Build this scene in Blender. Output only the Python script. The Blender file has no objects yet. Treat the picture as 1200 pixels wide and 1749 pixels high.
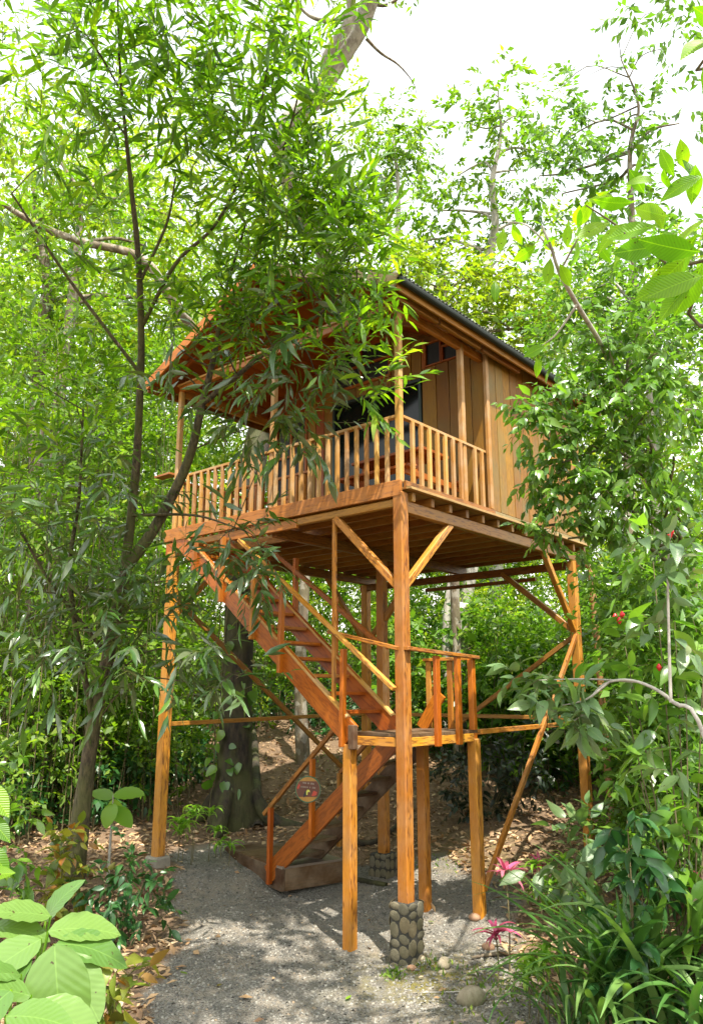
import bpy, math, random
import numpy as np
from mathutils import Vector, Matrix

sc = bpy.context.scene
R = math.radians
# ------------------------------------------------------------------ camera
CAM = Vector((5.1824, -6.8810, 2.6326)); YAW, PIT, FPX = 0.7102, 0.2286, 1326.8
cd = bpy.data.cameras.new('camera'); cam = bpy.data.objects.new('camera', cd); sc.collection.objects.link(cam)
cam.location = CAM; cam.rotation_euler = (math.pi/2+PIT, 0, YAW)
cd.sensor_fit = 'HORIZONTAL'; cd.sensor_width = 36; cd.lens = FPX/1200*36; cd.clip_end = 500; cd.clip_start = .05
sc.camera = cam
# ------------------------------------------------------------------ sky and sun
SUN_EL, SUN_AZ = R(64), math.atan2(.86, -.50)          # azimuth from +Y towards +X
w = bpy.data.worlds.new('World'); sc.world = w; w.use_nodes = True
nt = w.node_tree; bg = nt.nodes['Background']
sky = nt.nodes.new('ShaderNodeTexSky'); sky.sky_type = 'NISHITA'; sky.sun_disc = False
sky.sun_elevation = SUN_EL; sky.sun_rotation = SUN_AZ; sky.dust_density = 1.2; sky.air_density = 3.0; sky.ozone_density = 1
hs = nt.nodes.new('ShaderNodeHueSaturation'); hs.inputs['Saturation'].default_value = .2
nt.links.new(sky.outputs[0], hs.inputs['Color']); nt.links.new(hs.outputs[0], bg.inputs[0]); bg.inputs[1].default_value = .15
sd = bpy.data.lights.new('sun', 'SUN'); sun = bpy.data.objects.new('sun', sd); sc.collection.objects.link(sun)
sd.energy = 4.3; sd.angle = R(.55); sd.color = (1, .93, .82)
SD = Vector((math.sin(SUN_AZ)*math.cos(SUN_EL), math.cos(SUN_AZ)*math.cos(SUN_EL), math.sin(SUN_EL)))
sun.rotation_euler = (-SD).to_track_quat('-Z', 'Y').to_euler(); sun.location = SD*40
vs = sc.view_settings; vs.view_transform = 'Standard'; vs.look = 'None'; vs.exposure = 1.55; vs.gamma = 1; vs.use_curve_mapping = False
cy = sc.cycles; cy.use_denoising = True; cy.max_bounces = 7; cy.diffuse_bounces = 4; cy.glossy_bounces = 3; cy.transmission_bounces = 5; cy.transparent_max_bounces = 6
cy.sample_clamp_indirect = 6; cy.caustics_reflective = False; cy.caustics_refractive = False
try: cy.denoiser = 'OPENIMAGEDENOISE'; cy.denoising_input_passes = 'RGB_ALBEDO_NORMAL'
except Exception: pass

# ------------------------------------------------------------------ helpers
fw = Vector((-math.sin(YAW)*math.cos(PIT), math.cos(YAW)*math.cos(PIT), math.sin(PIT)))
rt = Vector((math.cos(YAW), math.sin(YAW), 0)); upv = rt.cross(fw)
def at(x, y, d):
    v = fw + rt*((x-600)/FPX) + upv*((874.5-y)/FPX)
    return CAM + v.normalized()*d
def to_px(P):
    d = np.asarray(P) - np.array(CAM); z = d@np.array(fw)
    return 600+FPX*(d@np.array(rt))/z, 874.5-FPX*(d@np.array(upv))/z, z
col = sc.collection
WORLD = {}
def put(name, mesh, parent=None, M=None, kind=None):
    o = bpy.data.objects.new(name, mesh); col.objects.link(o)
    M = M or Matrix.Identity(4); o.matrix_basis = M; WORLD[o.name] = M.copy()
    if parent is not None:
        o.parent = parent; o.matrix_parent_inverse = WORLD[parent.name].inverted()
    if kind: o['kind'] = kind
    return o
def thing(name, label, cat, loc=(0, 0, 0), group=None):
    o = put(name, None, None, Matrix.Translation(loc)); o.empty_display_size = .2
    o['label'] = label; o['category'] = cat
    if group: o['group'] = group
    return o
def tag(o, label, cat, group=None):
    o['label'] = label; o['category'] = cat
    if group: o['group'] = group
    return o
def mesh_np(name, V, F, mat=None, smooth=False):
    """V (n,3); F (m,k) all the same number of corners, or a list of lists"""
    me = bpy.data.meshes.new(name)
    if isinstance(F, np.ndarray):
        n, k = F.shape
        me.vertices.add(len(V)); me.vertices.foreach_set('co', np.ascontiguousarray(V, dtype=np.float32).ravel())
        me.loops.add(n*k); me.loops.foreach_set('vertex_index', F.astype(np.int32).ravel())
        me.polygons.add(n); me.polygons.foreach_set('loop_start', np.arange(0, n*k, k, dtype=np.int32))
        me.update(calc_edges=True)
    else:
        me.from_pydata([tuple(v) for v in V], [], F); me.update()
    if smooth: me.polygons.foreach_set('use_smooth', np.ones(len(me.polygons), dtype=bool))
    if mat: me.materials.append(mat)
    return me
def frame(d, up=Vector((0, 0, 1))):
    x = Vector(d).normalized(); up = Vector(up)
    if abs(x.dot(up)) > .98: up = Vector((0, 1, 0)) if abs(x.y) < .9 else Vector((1, 0, 0))
    y = up.cross(x).normalized(); z = x.cross(y)
    return Matrix((x, y, z)).transposed()
CACHE = {}
def bar_mesh(L, wd, h, mat, c=None):
    c = min(wd, h)*.1 if c is None else c
    key = (round(L, 3), round(wd, 3), round(h, 3), mat.name, round(c, 4))
    if key in CACHE: return CACHE[key]
    a, b = wd/2, h/2
    prof = [(-a+c, -b), (a-c, -b), (a, -b+c), (a, b-c), (a-c, b), (-a+c, b), (-a, b-c), (-a, -b+c)]
    V = []; F = []
    for x, s in ((0, .0), (c, 1), (L-c, 1), (L, .0)):
        k = 1 if s else 1-c/max(a, b)*.8
        V += [(x, y*k, z*k) for y, z in prof]
    for r in range(3):
        for i in range(8):
            j = (i+1) % 8; F.append([r*8+i, r*8+j, r*8+8+j, r*8+8+i])
    F.append(list(range(7, -1, -1))); F.append(list(range(24, 32)))
    F = [f[::-1] for f in F]
    me = mesh_np('timber', V, F, mat)
    CACHE[key] = me
    return me
def bar(name, p0, p1, wd, h, mat, parent, up=(0, 0, 1), c=None):
    """timber from p0 to p1; wd across, h along up"""
    p0, p1 = Vector(p0), Vector(p1); d = p1-p0
    M = Matrix.Translation(p0) @ frame(d, up).to_4x4()
    return put(name, bar_mesh(d.length, wd, h, mat, c), parent, M)
def spline(pts, n=6):
    """Catmull-Rom through rows (x,y,z,r)"""
    P = np.array([list(p) for p in pts], float)
    if len(P) < 3: return np.array([P[0]+(P[-1]-P[0])*t for t in np.linspace(0, 1, n+1)])
    Q = np.vstack([2*P[0]-P[1], P, 2*P[-1]-P[-2]]); out = []
    for i in range(1, len(Q)-2):
        for t in np.linspace(0, 1, n, endpoint=False):
            a, b, c_, d = Q[i-1], Q[i], Q[i+1], Q[i+2]
            out.append(.5*((2*b)+(c_-a)*t+(2*a-5*b+4*c_-d)*t*t+(3*b-a-3*c_+d)*t**3))
    out.append(P[-1]); out = np.array(out); out[:, 3] = np.maximum(out[:, 3], .002)
    return out
def tube_arrays(pts, sides=8, n=6, rough=0, seed=0, flute=None):
    S = spline(pts, n); rng = np.random.default_rng(seed)
    T = np.gradient(S[:, :3], axis=0); T /= np.linalg.norm(T, axis=1)[:, None]+1e-9
    u = np.cross(T[0], [0.3, 1, .2]); u /= np.linalg.norm(u)
    V = []
    for i in range(len(S)):
        u = u-T[i]*(u@T[i]); u /= np.linalg.norm(u)+1e-9; v = np.cross(T[i], u)
        for k in range(sides):
            a = 2*math.pi*k/sides; r = S[i, 3]*(1+rough*rng.normal()*.5)
            if flute: r *= flute(i/(len(S)-1), a)
            V.append(S[i, :3]+r*(math.cos(a)*u+math.sin(a)*v))
    F = []
    for i in range(len(S)-1):
        for k in range(sides):
            j = (k+1) % sides; F.append((i*sides+k, i*sides+j, (i+1)*sides+j, (i+1)*sides+k))
    return np.array(V), np.array(F)
def join(parts):
    V = []; F = []; o = 0
    for v, f in parts:
        V.append(v); F.append(f+o); o += len(v)
    return np.vstack(V), np.vstack(F)
def tube(name, pts, mat, parent=None, sides=8, n=6, rough=0, seed=0, flute=None):
    V, F = tube_arrays(pts, sides, n, rough, seed, flute)
    return put(name, mesh_np(name, V, F, mat, True), parent)
def P4(p, r): return (p[0], p[1], p[2], r)

# ------------------------------------------------------------------ materials
class NT:
    def __init__(s, name):
        s.m = bpy.data.materials.new(name); s.m.use_nodes = True; s.t = s.m.node_tree; s.b = s.t.nodes['Principled BSDF']; s.o = s.t.nodes['Material Output']
    def n(s, typ, ins=None, **kw):
        nd = s.t.nodes.new(typ)
        for k, v in kw.items(): setattr(nd, k, v)
        for k, v in (ins or {}).items():
            if hasattr(v, 'is_output'): s.t.links.new(v, nd.inputs[k])
            else: nd.inputs[k].default_value = v
        return nd
    def l(s, a, b): s.t.links.new(a, b)
    def mix(s, f, a, b, mode='MIX'):
        nd = s.t.nodes.new('ShaderNodeMix'); nd.data_type = 'RGBA'; nd.blend_type = mode
        for i, v in ((0, f), (6, a), (7, b)):
            if hasattr(v, 'is_output'): s.l(v, nd.inputs[i])
            elif i and len(v) == 3: nd.inputs[i].default_value = (*v, 1)
            else: nd.inputs[i].default_value = v
        return nd.outputs[2]
    def ramp(s, f, stops):
        nd = s.t.nodes.new('ShaderNodeValToRGB'); e = nd.color_ramp.elements
        while len(e) < len(stops): e.new(.5)
        for i, (p, c) in enumerate(stops):
            e[i].position = p; e[i].color = (*c, 1) if len(c) == 3 else c
        s.l(f, nd.inputs[0]); return nd.outputs[0]
    def math(s, op, a, b=0.0):
        nd = s.t.nodes.new('ShaderNodeMath'); nd.operation = op
        for i, v in ((0, a), (1, b)):
            if hasattr(v, 'is_output'): s.l(v, nd.inputs[i])
            else: nd.inputs[i].default_value = v
        return nd.outputs[0]
    def bump(s, h, strength=.4, dist=.01):
        b = s.n('ShaderNodeBump', {'Height': h, 'Strength': strength, 'Distance': dist}); s.l(b.outputs[0], s.b.inputs['Normal']); return b.outputs[0]

def wood(name, light, dark, weather=0.0, rough=.45, coat=.15, fig=1.0, green=0.0):
    g = NT(name)
    tc = g.n('ShaderNodeTexCoord'); oi = g.n('ShaderNodeObjectInfo')
    off = g.n('ShaderNodeCombineXYZ', {0: g.math('MULTIPLY', oi.outputs['Random'], 37.0), 1: g.math('MULTIPLY', oi.outputs['Random'], 11.0), 2: g.math('MULTIPLY', oi.outputs['Random'], 5.0)})
    add = g.n('ShaderNodeVectorMath', {0: tc.outputs['Object'], 1: off.outputs[0]}, operation='ADD')
    mp = g.n('ShaderNodeMapping', {'Vector': add.outputs[0], 'Scale': (1.6, 11, 11)})
    n1 = g.n('ShaderNodeTexNoise', {'Vector': mp.outputs[0], 'Scale': 1.0, 'Detail': 5, 'Roughness': .6, 'Distortion': .6})
    mp2 = g.n('ShaderNodeMapping', {'Vector': add.outputs[0], 'Scale': (.9, 6, 6)})
    wv = g.n('ShaderNodeTexWave', {'Vector': mp2.outputs[0], 'Scale': 5.0, 'Distortion': 10, 'Detail': 2.5, 'Detail Scale': 1.0}, bands_direction='Y')
    mp3 = g.n('ShaderNodeMapping', {'Vector': add.outputs[0], 'Scale': (4, 90, 90)})
    n3 = g.n('ShaderNodeTexNoise', {'Vector': mp3.outputs[0], 'Scale': 1.0, 'Detail': 3})
    wr = g.ramp(wv.outputs['Fac'], [(.02, (0, 0, 0)), (.28, (.8,)*3), (1, (1,)*3)])
    c = g.mix(g.math('MULTIPLY', n1.outputs['Fac'], 1.15), dark, light)
    c = g.mix(.85*fig, c, g.mix(wr, tuple(x*.42 for x in dark), c))
    c = g.mix(g.math('MULTIPLY', n3.outputs['Fac'], .3), c, tuple(x*.5 for x in dark))
    # board to board difference
    hsv = g.n('ShaderNodeHueSaturation', {'Color': c, 'Value': g.math('ADD', g.math('MULTIPLY', oi.outputs['Random'], .46), .77), 'Hue': g.math('ADD', g.math('MULTIPLY', oi.outputs['Random'], .016), .492)})
    c = hsv.outputs[0]
    if weather or green:
        nw = g.n('ShaderNodeTexNoise', {'Vector': add.outputs[0], 'Scale': 2.3, 'Detail': 4, 'Roughness': .65})
        f = g.ramp(nw.outputs['Fac'], [(.42, (0, 0, 0)), (.68, (1, 1, 1))])
        if weather: c = g.mix(g.math('MULTIPLY', f, weather), c, (.42, .34, .24))
        if green:
            nw2 = g.n('ShaderNodeTexNoise', {'Vector': add.outputs[0], 'Scale': 1.1, 'Detail': 5})
            c = g.mix(g.math('MULTIPLY', g.ramp(nw2.outputs['Fac'], [(.45, (0, 0, 0)), (.7, (1, 1, 1))]), green), c, (.13, .12, .045))
    # knots
    vo = g.n('ShaderNodeTexVoronoi', {'Vector': g.n('ShaderNodeMapping', {'Vector': add.outputs[0], 'Scale': (2.2, 6, 6)}).outputs[0], 'Scale': 1.0, 'Randomness': 1.0})
    kn = g.ramp(vo.outputs['Distance'], [(.03, (1, 1, 1)), (.11, (0, 0, 0))])
    c = g.mix(g.math('MULTIPLY', kn, .75*fig), c, tuple(x*.2 for x in dark))
    g.b.inputs['Specular IOR Level'].default_value = .3; g.l(c, g.b.inputs['Base Color']); g.b.inputs['Coat Weight'].default_value = coat; g.b.inputs['Coat Roughness'].default_value = .3
    g.l(g.math('ADD', g.math('MULTIPLY', n1.outputs['Fac'], .3), rough-.15), g.b.inputs['Roughness'])
    g.bump(g.math('ADD', n3.outputs['Fac'], g.math('MULTIPLY', wv.outputs['Fac'], .4)), .25, .004)
    return g.m
W_POST = wood('varnished post timber', (.62, .285, .026), (.32, .092, .008), rough=.55, coat=.03, weather=.16, green=.12)
W_RED = wood('reddish stair timber', (.50, .145, .010), (.28, .056, .004), fig=.55, rough=.42, coat=.12)
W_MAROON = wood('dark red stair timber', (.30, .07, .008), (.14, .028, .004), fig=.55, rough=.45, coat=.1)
W_RAIL = wood('weathered rail timber', (.54, .29, .07), (.33, .135, .02), weather=.5, fig=.3, rough=.55, coat=.03)
W_FASC = wood('orange fascia timber', (.50, .185, .020), (.28, .080, .008), weather=.12, fig=.6, rough=.5, coat=.05)
W_BEAM = wood('girder timber', (.40, .17, .026), (.19, .062, .009), fig=.8, green=.25, coat=.05)
W_JOIST = wood('brown joist timber', (.42, .19, .034), (.22, .08, .012), fig=.5, green=.3, coat=0)
W_FLOOR = wood('floorboard timber', (.52, .34, .13), (.32, .17, .05), fig=.4, green=.3, coat=0)
W_WALL = wood('golden wall plank timber', (.36, .178, .012), (.17, .068, .005), fig=.4, green=.6, rough=.5, coat=.05)
W_CEIL = wood('ceiling plank timber', (.44, .13, .014), (.25, .058, .006), fig=.4, rough=.45, coat=.08)
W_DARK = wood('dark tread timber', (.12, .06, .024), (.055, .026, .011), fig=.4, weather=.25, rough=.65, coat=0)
W_GREY = wood('grey weathered board', (.30, .24, .12), (.17, .12, .05), weather=.4, fig=.3, green=.45, rough=.7, coat=0)

def simple(name, c, rough=.5, metal=0, noise=0, scale=20, bump=0):
    g = NT(name); g.b.inputs['Roughness'].default_value = rough; g.b.inputs['Metallic'].default_value = metal
    if noise:
        tc = g.n('ShaderNodeTexCoord'); n = g.n('ShaderNodeTexNoise', {'Vector': tc.outputs['Object'], 'Scale': scale, 'Detail': 5, 'Roughness': .65})
        g.l(g.mix(n.outputs['Fac'], tuple(x*(1-noise) for x in c), tuple(min(1, x*(1+noise)) for x in c)), g.b.inputs['Base Color'])
        if bump: g.bump(n.outputs['Fac'], bump, .01)
    else: g.b.inputs['Base Color'].default_value = (*c, 1)
    return g.m
def bark(name, c1, c2, moss=0.0, scale=9, lichen=0.0):
    g = NT(name); tc = g.n('ShaderNodeTexCoord')
    mp = g.n('ShaderNodeMapping', {'Vector': tc.outputs['Object'], 'Scale': (1, 1, .3)})
    n = g.n('ShaderNodeTexNoise', {'Vector': mp.outputs[0], 'Scale': scale, 'Detail': 7, 'Roughness': .7})
    n2 = g.n('ShaderNodeTexNoise', {'Vector': tc.outputs['Object'], 'Scale': 2.4, 'Detail': 4})
    c = g.mix(g.ramp(n.outputs['Fac'], [(.38, (0, 0, 0)), (.64, (1, 1, 1))]), c1, c2)
    if moss: c = g.mix(g.math('MULTIPLY', g.ramp(n2.outputs['Fac'], [(.42, (0, 0, 0)), (.62, (1, 1, 1))]), moss), c, (.075, .085, .018))
    if lichen:
        n4 = g.n('ShaderNodeTexNoise', {'Vector': tc.outputs['Object'], 'Scale': 6, 'Detail': 6})
        c = g.mix(g.math('MULTIPLY', g.ramp(n4.outputs['Fac'], [(.5, (0, 0, 0)), (.56, (1, 1, 1))]), lichen), c, (.42, .40, .34))
    g.l(c, g.b.inputs['Base Color']); g.b.inputs['Roughness'].default_value = .85
    g.bump(n.outputs['Fac'], .8, .03)
    return g.m
B_MOSS = bark('mossy dark bark', (.008, .006, .004), (.05, .036, .02), moss=.55, scale=14)
B_FG = bark('olive brown bark', (.016, .011, .006), (.13, .10, .055), moss=.6, scale=22)
B_PALE = bark('pale lichen bark', (.22, .20, .17), (.46, .43, .38), lichen=.6)
B_MID = bark('brown forest bark', (.08, .06, .04), (.22, .17, .11), moss=.3, lichen=.4)
B_TWIG = bark('green brown twig bark', (.07, .065, .025), (.16, .13, .06))

def leafmat(name, cols, trans=.45, rough=.38, tint=(1.5, 1.7, .5), spec=.5, veins=None):
    """cols: dark to light leaf greens; per-leaf variation through island and object random"""
    g = NT(name); geo = g.n('ShaderNodeNewGeometry'); oi = g.n('ShaderNodeObjectInfo')
    r = g.math('FRACT', g.math('ADD', geo.outputs['Random Per Island'], oi.outputs['Random']))
    st = [(i/(len(cols)-1), c) for i, c in enumerate(cols)]
    c = g.ramp(r, st)
    if veins:
        tc = g.n('ShaderNodeTexCoord'); sp = g.n('ShaderNodeSeparateXYZ', {0: tc.outputs['Object']})
        ay = g.math('ABSOLUTE', sp.outputs[1])
        ph = g.math('SUBTRACT', sp.outputs[0], g.math('MULTIPLY', ay, veins[1]))
        s = g.math('SINE', g.math('MULTIPLY', ph, veins[0]))
        mid = g.ramp(ay, [(0, (1, 1, 1)), (veins[2], (0, 0, 0))])
        c = g.mix(g.math('MULTIPLY', g.math('ADD', g.math('MULTIPLY', s, .5), .5), veins[3]), c, tuple(x*.55 for x in cols[0]))
        c = g.mix(g.math('MULTIPLY', mid, .5), c, tuple(min(1, x*1.6) for x in cols[-1]))
        nb = g.n('ShaderNodeTexNoise', {'Vector': tc.outputs['Object'], 'Scale': 9, 'Detail': 3})
        c = g.mix(g.ramp(nb.outputs['Fac'], [(.69, (0, 0, 0)), (.72, (1, 1, 1))]), c, (.05, .035, .012))
        g.bump(s, veins[3]*1.3, .004)
    g.l(c, g.b.inputs['Base Color']); g.b.inputs['Roughness'].default_value = rough; g.b.inputs['Specular IOR Level'].default_value = spec
    tr = g.n('ShaderNodeBsdfTranslucent', {'Color': g.mix(1.0, c, tint, 'MULTIPLY')})
    mx = g.n('ShaderNodeMixShader', {0: trans, 1: g.b.outputs[0], 2: tr.outputs[0]}); g.l(mx.outputs[0], g.o.inputs[0])
    return g.m
L_WIL = leafmat('glossy lance leaf', [(.04, .10, .010), (.08, .19, .012), (.17, .33, .016), (.06, .15, .016), (.26, .40, .022)], .48, .27, (1.7, 1.7, .4), spec=.8)
L_SHEEN = leafmat('shiny grey green lance leaf', [(.07, .10, .05), (.05, .12, .03), (.12, .15, .08), (.06, .14, .025), (.10, .20, .03)], .36, .24, (1.6, 1.7, .4), spec=1.0)  # greyish tones put the sky's sheen into the leaf colour
L_OVAL = leafmat('mid green oval leaf', [(.055, .13, .022), (.10, .21, .028), (.16, .28, .036), (.07, .16, .028)], .42, .27, spec=.7)
L_BACK = leafmat('forest leaf', [(.05, .11, .012), (.11, .21, .016), (.18, .29, .022), (.06, .14, .022), (.24, .32, .03)], .5, .42)
L_YEL = leafmat('yellow green forest leaf', [(.15, .21, .012), (.25, .32, .018), (.11, .19, .018), (.32, .35, .03)], .5, .45)
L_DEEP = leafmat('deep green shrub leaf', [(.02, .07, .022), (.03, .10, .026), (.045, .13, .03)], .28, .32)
L_BRONZE = leafmat('dark bronze green leaf', [(.012, .022, .014), (.02, .04, .02), (.03, .03, .022)], .15, .4)  # dark bronze green is the leaf's own colour
L_BIG = leafmat('pale green broad leaf', [(.07, .15, .03), (.10, .19, .04), (.13, .22, .05)], .3, .30, (1.3, 1.4, .5), veins=(70, .9, .010, .10))
L_TOP = leafmat('backlit ribbed leaf', [(.08, .20, .010), (.15, .31, .012), (.22, .37, .016)], .6, .42, (1.9, 2.0, .4), veins=(105, .8, .012, .25))
L_STRAP = leafmat('dark strap leaf', [(.04, .11, .025), (.06, .15, .03), (.10, .20, .045), (.15, .25, .07)], .3, .35)
L_PINK = leafmat('pink cordyline leaf', [(.50, .05, .14), (.62, .11, .24), (.30, .03, .08), (.55, .18, .24)], .35, .4, (1.2, .8, .9))
L_WINE = leafmat('wine red leaf', [(.10, .012, .03), (.05, .02, .03), (.22, .03, .06), (.04, .06, .03)], .25, .35, (1.2, .8, .9))
L_CROT = leafmat('croton leaf', [(.30, .30, .03), (.10, .18, .02), (.36, .36, .05), (.07, .13, .02), (.30, .12, .02), (.09, .17, .02), (.24, .28, .03)], .35, .38, (1.3, 1.2, .5))
L_DRAC = leafmat('lime green dracaena leaf', [(.12, .26, .02), (.18, .34, .03), (.26, .40, .05), (.10, .22, .03)], .45, .4)
L_SPOT = leafmat('dull spotted leaf', [(.09, .17, .06), (.12, .20, .07), (.07, .14, .05), (.16, .20, .07)], .3, .34, veins=(120, .8, .006, .12))
L_LIT = leafmat('dry fallen leaf', [(.24, .14, .06), (.40, .26, .14), (.14, .075, .035), (.52, .39, .24), (.30, .17, .07), (.44, .33, .20)], .1, .7, (1, .8, .5))

# ------------------------------------------------------------------ leaves
def leaf_tpl(seg=3, fold=.25, droop=.25, peak=.45, ratio=.2, sharp=1.0, wave=0.0):
    """unit-length leaf along +X, width ratio; quads"""
    V = []; F = []
    for i in range(seg+1):
        t = i/seg
        q = t**(math.log(.5)/math.log(peak))
        wd = ratio/2*max(math.sin(math.pi*q), 0)**sharp
        if i in (0, seg): wd = ratio*.012
        z = -droop*t*t
        k = wave*math.sin(i*2.1)
        V += [(t*(1-.12*droop*t), wd, z+fold*wd+k*wd), (t*(1-.12*droop*t), 0, z), (t*(1-.12*droop*t), -wd, z+fold*wd-k*wd)]
    for i in range(seg):
        a = i*3; F += [(a, a+1, a+4, a+3), (a+1, a+2, a+5, a+4)]
    return np.array(V), np.array(F)
DIAMOND = (np.array([(0, 0, 0), (.45, .2, .06), (1, 0, -.12), (.45, -.2, .06)]), np.array([(0, 3, 2, 1)]))
def kite(ratio, droop=.12):
    return (np.array([(0, 0, 0), (.42, ratio/2, .05), (1, 0, -droop), (.42, -ratio/2, .05)]), np.array([(0, 3, 2, 1)]))
def nrm(a): return a/(np.linalg.norm(a, axis=-1, keepdims=True)+1e-9)
def bases(D, N):
    D = nrm(D); Y = nrm(np.cross(N, D)); Z = np.cross(D, Y)
    return np.stack([D, Y, Z], axis=-1)       # columns
def stamp(tpl, P, B, S):
    V, F = tpl
    W = np.einsum('nij,kj->nki', B, V)*S[:, None, None]+P[:, None, :]
    FF = F[None]+(np.arange(len(P))*len(V))[:, None, None]
    return W.reshape(-1, 3), FF.reshape(-1, F.shape[1])
def foliage(rng, clumps, m=8, twigL=.5, leafL=.2, droop=.5, spread=.9, jit=.35, outw=.8, lift=.0, nup=.8, shell=.5):
    """twigs scattered through ellipsoid clumps, m leaves along each twig. Returns P,B,S per leaf and twig ends"""
    TB = []; TD = []
    for c, r, n in clumps:
        u = nrm(rng.normal(size=(n, 3))); rad = rng.random((n, 1))**(1/3*(1-shell)+.001*0+.12)
        q = u*rad*np.array(r); TB.append(np.array(c)+q); TD.append(nrm(u*outw+rng.normal(size=(n, 3))*.55+np.array([0, 0, lift])))
    TB = np.vstack(TB); TD = np.vstack(TD); n = len(TB)
    tl = twigL*(.6+.8*rng.random(n)); t = (np.arange(m)+.4)/m
    side = nrm(np.cross(TD, np.array([0, 0, 1.]))+rng.normal(size=(n, 3))*.25)
    sg = np.where(np.arange(m) % 2 == 0, 1., -1.)
    P = TB[:, None]+TD[:, None]*(tl[:, None]*t)[..., None]; P[..., 2] -= (tl[:, None]*t**2)*.35*droop
    term = (np.arange(m) == m-1)[None, :, None]
    D = TD[:, None]*np.where(term, 1.2, .65)+side[:, None]*(sg*spread)[None, :, None]*np.where(term, .15, 1)+rng.normal(size=(n, m, 3))*jit
    D[..., 2] -= droop*(.6+.8*rng.random((n, m)))
    N = rng.normal(size=(n, m, 3))*.45; N[..., 2] += nup
    S = leafL*(.5+.8*rng.random((n, m)))*(.8+.4*rng.random((n, 1)))
    tip = TB+TD*tl[:, None]; tip[:, 2] -= tl*.35*droop
    return P.reshape(-1, 3), bases(D.reshape(-1, 3), N.reshape(-1, 3)), S.ravel(), (TB, tip)
def twig_mesh(TB, tip, r=.006):
    n = len(TB); D = nrm(tip-TB); a = nrm(np.cross(D, np.array([.3, .9, .2]))); b = np.cross(D, a)
    ring = [a, -.5*a+.87*b, -.5*a-.87*b]
    V = np.stack([TB+r*x for x in ring]+[tip+r*.4*x for x in ring], axis=1).reshape(-1, 3)
    F = np.array([(0, 1, 4, 3), (1, 2, 5, 4), (2, 0, 3, 5)])[None]+(np.arange(n)*6)[:, None, None]
    return V, F.reshape(-1, 4)
def leaf_objs(parent, tpls, mat, P, B, S, idx, name='leaf', smooth=True):
    key = (id(tpls), mat.name); 
    mes = CACHE.setdefault(('leaf', key), [mesh_np('leaf', v, f, mat, smooth) for v, f in tpls])
    for k, i in enumerate(idx):
        M = Matrix.Translation(P[i]) @ Matrix(B[i].tolist()).to_4x4() @ Matrix.Diagonal((S[i],)*3+(1,))
        put(name, mes[k % len(mes)], parent, M)
def in_view(P, margin=-5):
    x, y, z = to_px(P); return (z > 0) & (x > margin) & (x < 1200-margin) & (y > margin) & (y < 1749-margin)
def crown(parent, rng, clumps, mat, tpl, near=0, near_tpls=None, twigr=.005, twigmat=None, clear=None, **kw):
    P, B, S, (TB, tip) = foliage(rng, clumps, **kw)
    keep = np.ones(len(P), bool)
    if clear is not None: keep &= clear(P)
    P, B, S = P[keep], B[keep], S[keep]
    if near:
        d = np.linalg.norm(P-np.array(CAM), axis=1); d[~in_view(P)] = 1e6
        idx = np.argsort(d)[:near]
        leaf_objs(parent, near_tpls or [tpl], mat, P, B, S, idx)
        k2 = np.ones(len(P), bool); k2[idx] = False; P, B, S = P[k2], B[k2], S[k2]
    V, F = stamp(tpl, P, B, S)
    o = put('crown', mesh_np('crown', V, F, mat), parent); o['kind'] = 'stuff'
    if twigr:
        if clear is not None: k = clear(TB) & clear(tip); TB, tip = TB[k], tip[k]
        V, F = twig_mesh(TB, tip, twigr); t = put('twigs', mesh_np('twigs', V, F, twigmat or B_TWIG), parent); t['kind'] = 'stuff'
    return o

# ------------------------------------------------------------------ ground
def sstep(a, b, x):
    t = np.clip((x-a)/(b-a), 0, 1); return t*t*(3-2*t)
def ground_z(x, y):
    x = np.asarray(x, float); y = np.asarray(y, float)
    z = .38*sstep(-2.2, -4.6, x)+.22*sstep(.6, 2.2, y)*(1-.6*sstep(-1, -3, x))
    z = z+.32*sstep(2.2, 5.5, y)
    back = np.maximum(0, y-4.5+.35*np.maximum(0, -x-3)); z = z+np.minimum(back*.115, 3.4)
    left = np.maximum(0, -x-6); z = z+np.minimum(left*.10, 1.6)
    z = z+.22*sstep(1.1, 2.6, x)*sstep(-4, -1, y)
    z = z+.55*sstep(-2.0, -3.6, y-.32*(x-1)*(x < 1)+.0*x)*sstep(2.2, -.6, x)*.55
    z = z+.025*np.sin(x*2.1+y*1.3)+.02*np.sin(x*4.3-y*3.1)+.012*np.sin(7*x+5*y)
    return z
def gravel_mask(x, y):
    """1 on the gravel path and under the house"""
    n = .18*np.sin(3.1*x+1.7*y)+.12*np.sin(6.3*x-4.1*y)
    left = -4.2+n; lo = np.interp(x, [-6, -3.8, -2.2, -1.2, .5, 2, 6], [.9, .15, -1.2, -2.35, -3.6, -6, -9])
    hi = np.interp(x, [-6, -4, -2, 0, .6, 1.1, 2.2, 4], [1.3, 1.6, 3.6, 2.3, 1.0, .35, -.9, -3])
    m = sstep(-.12, .12, y-lo+n*.8)*sstep(.2, -.25, y-hi+n)*sstep(-4.9, -4.5, x)
    return m
def axis(lo, hi, a, b, step, far):
    c = np.arange(a, b+1e-6, step); l = a-np.cumsum(step*1.13**np.arange(1, 60)); h = b+np.cumsum(step*1.13**np.arange(1, 60))
    return np.concatenate([l[l > lo][::-1], c, h[h < hi]])
gx = axis(-90, 60, -8, 5, .085, 1); gy = axis(-30, 110, -6, 8, .085, 1)
X, Y = np.meshgrid(gx, gy); Z = ground_z(X, Y)
V = np.stack([X, Y, Z], -1).reshape(-1, 3); nx, ny = len(gx), len(gy)
I = (np.arange(ny-1)[:, None]*nx+np.arange(nx-1)[None]).ravel()
F = np.stack([I, I+1, I+nx+1, I+nx], -1)
g = NT('forest floor')
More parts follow.
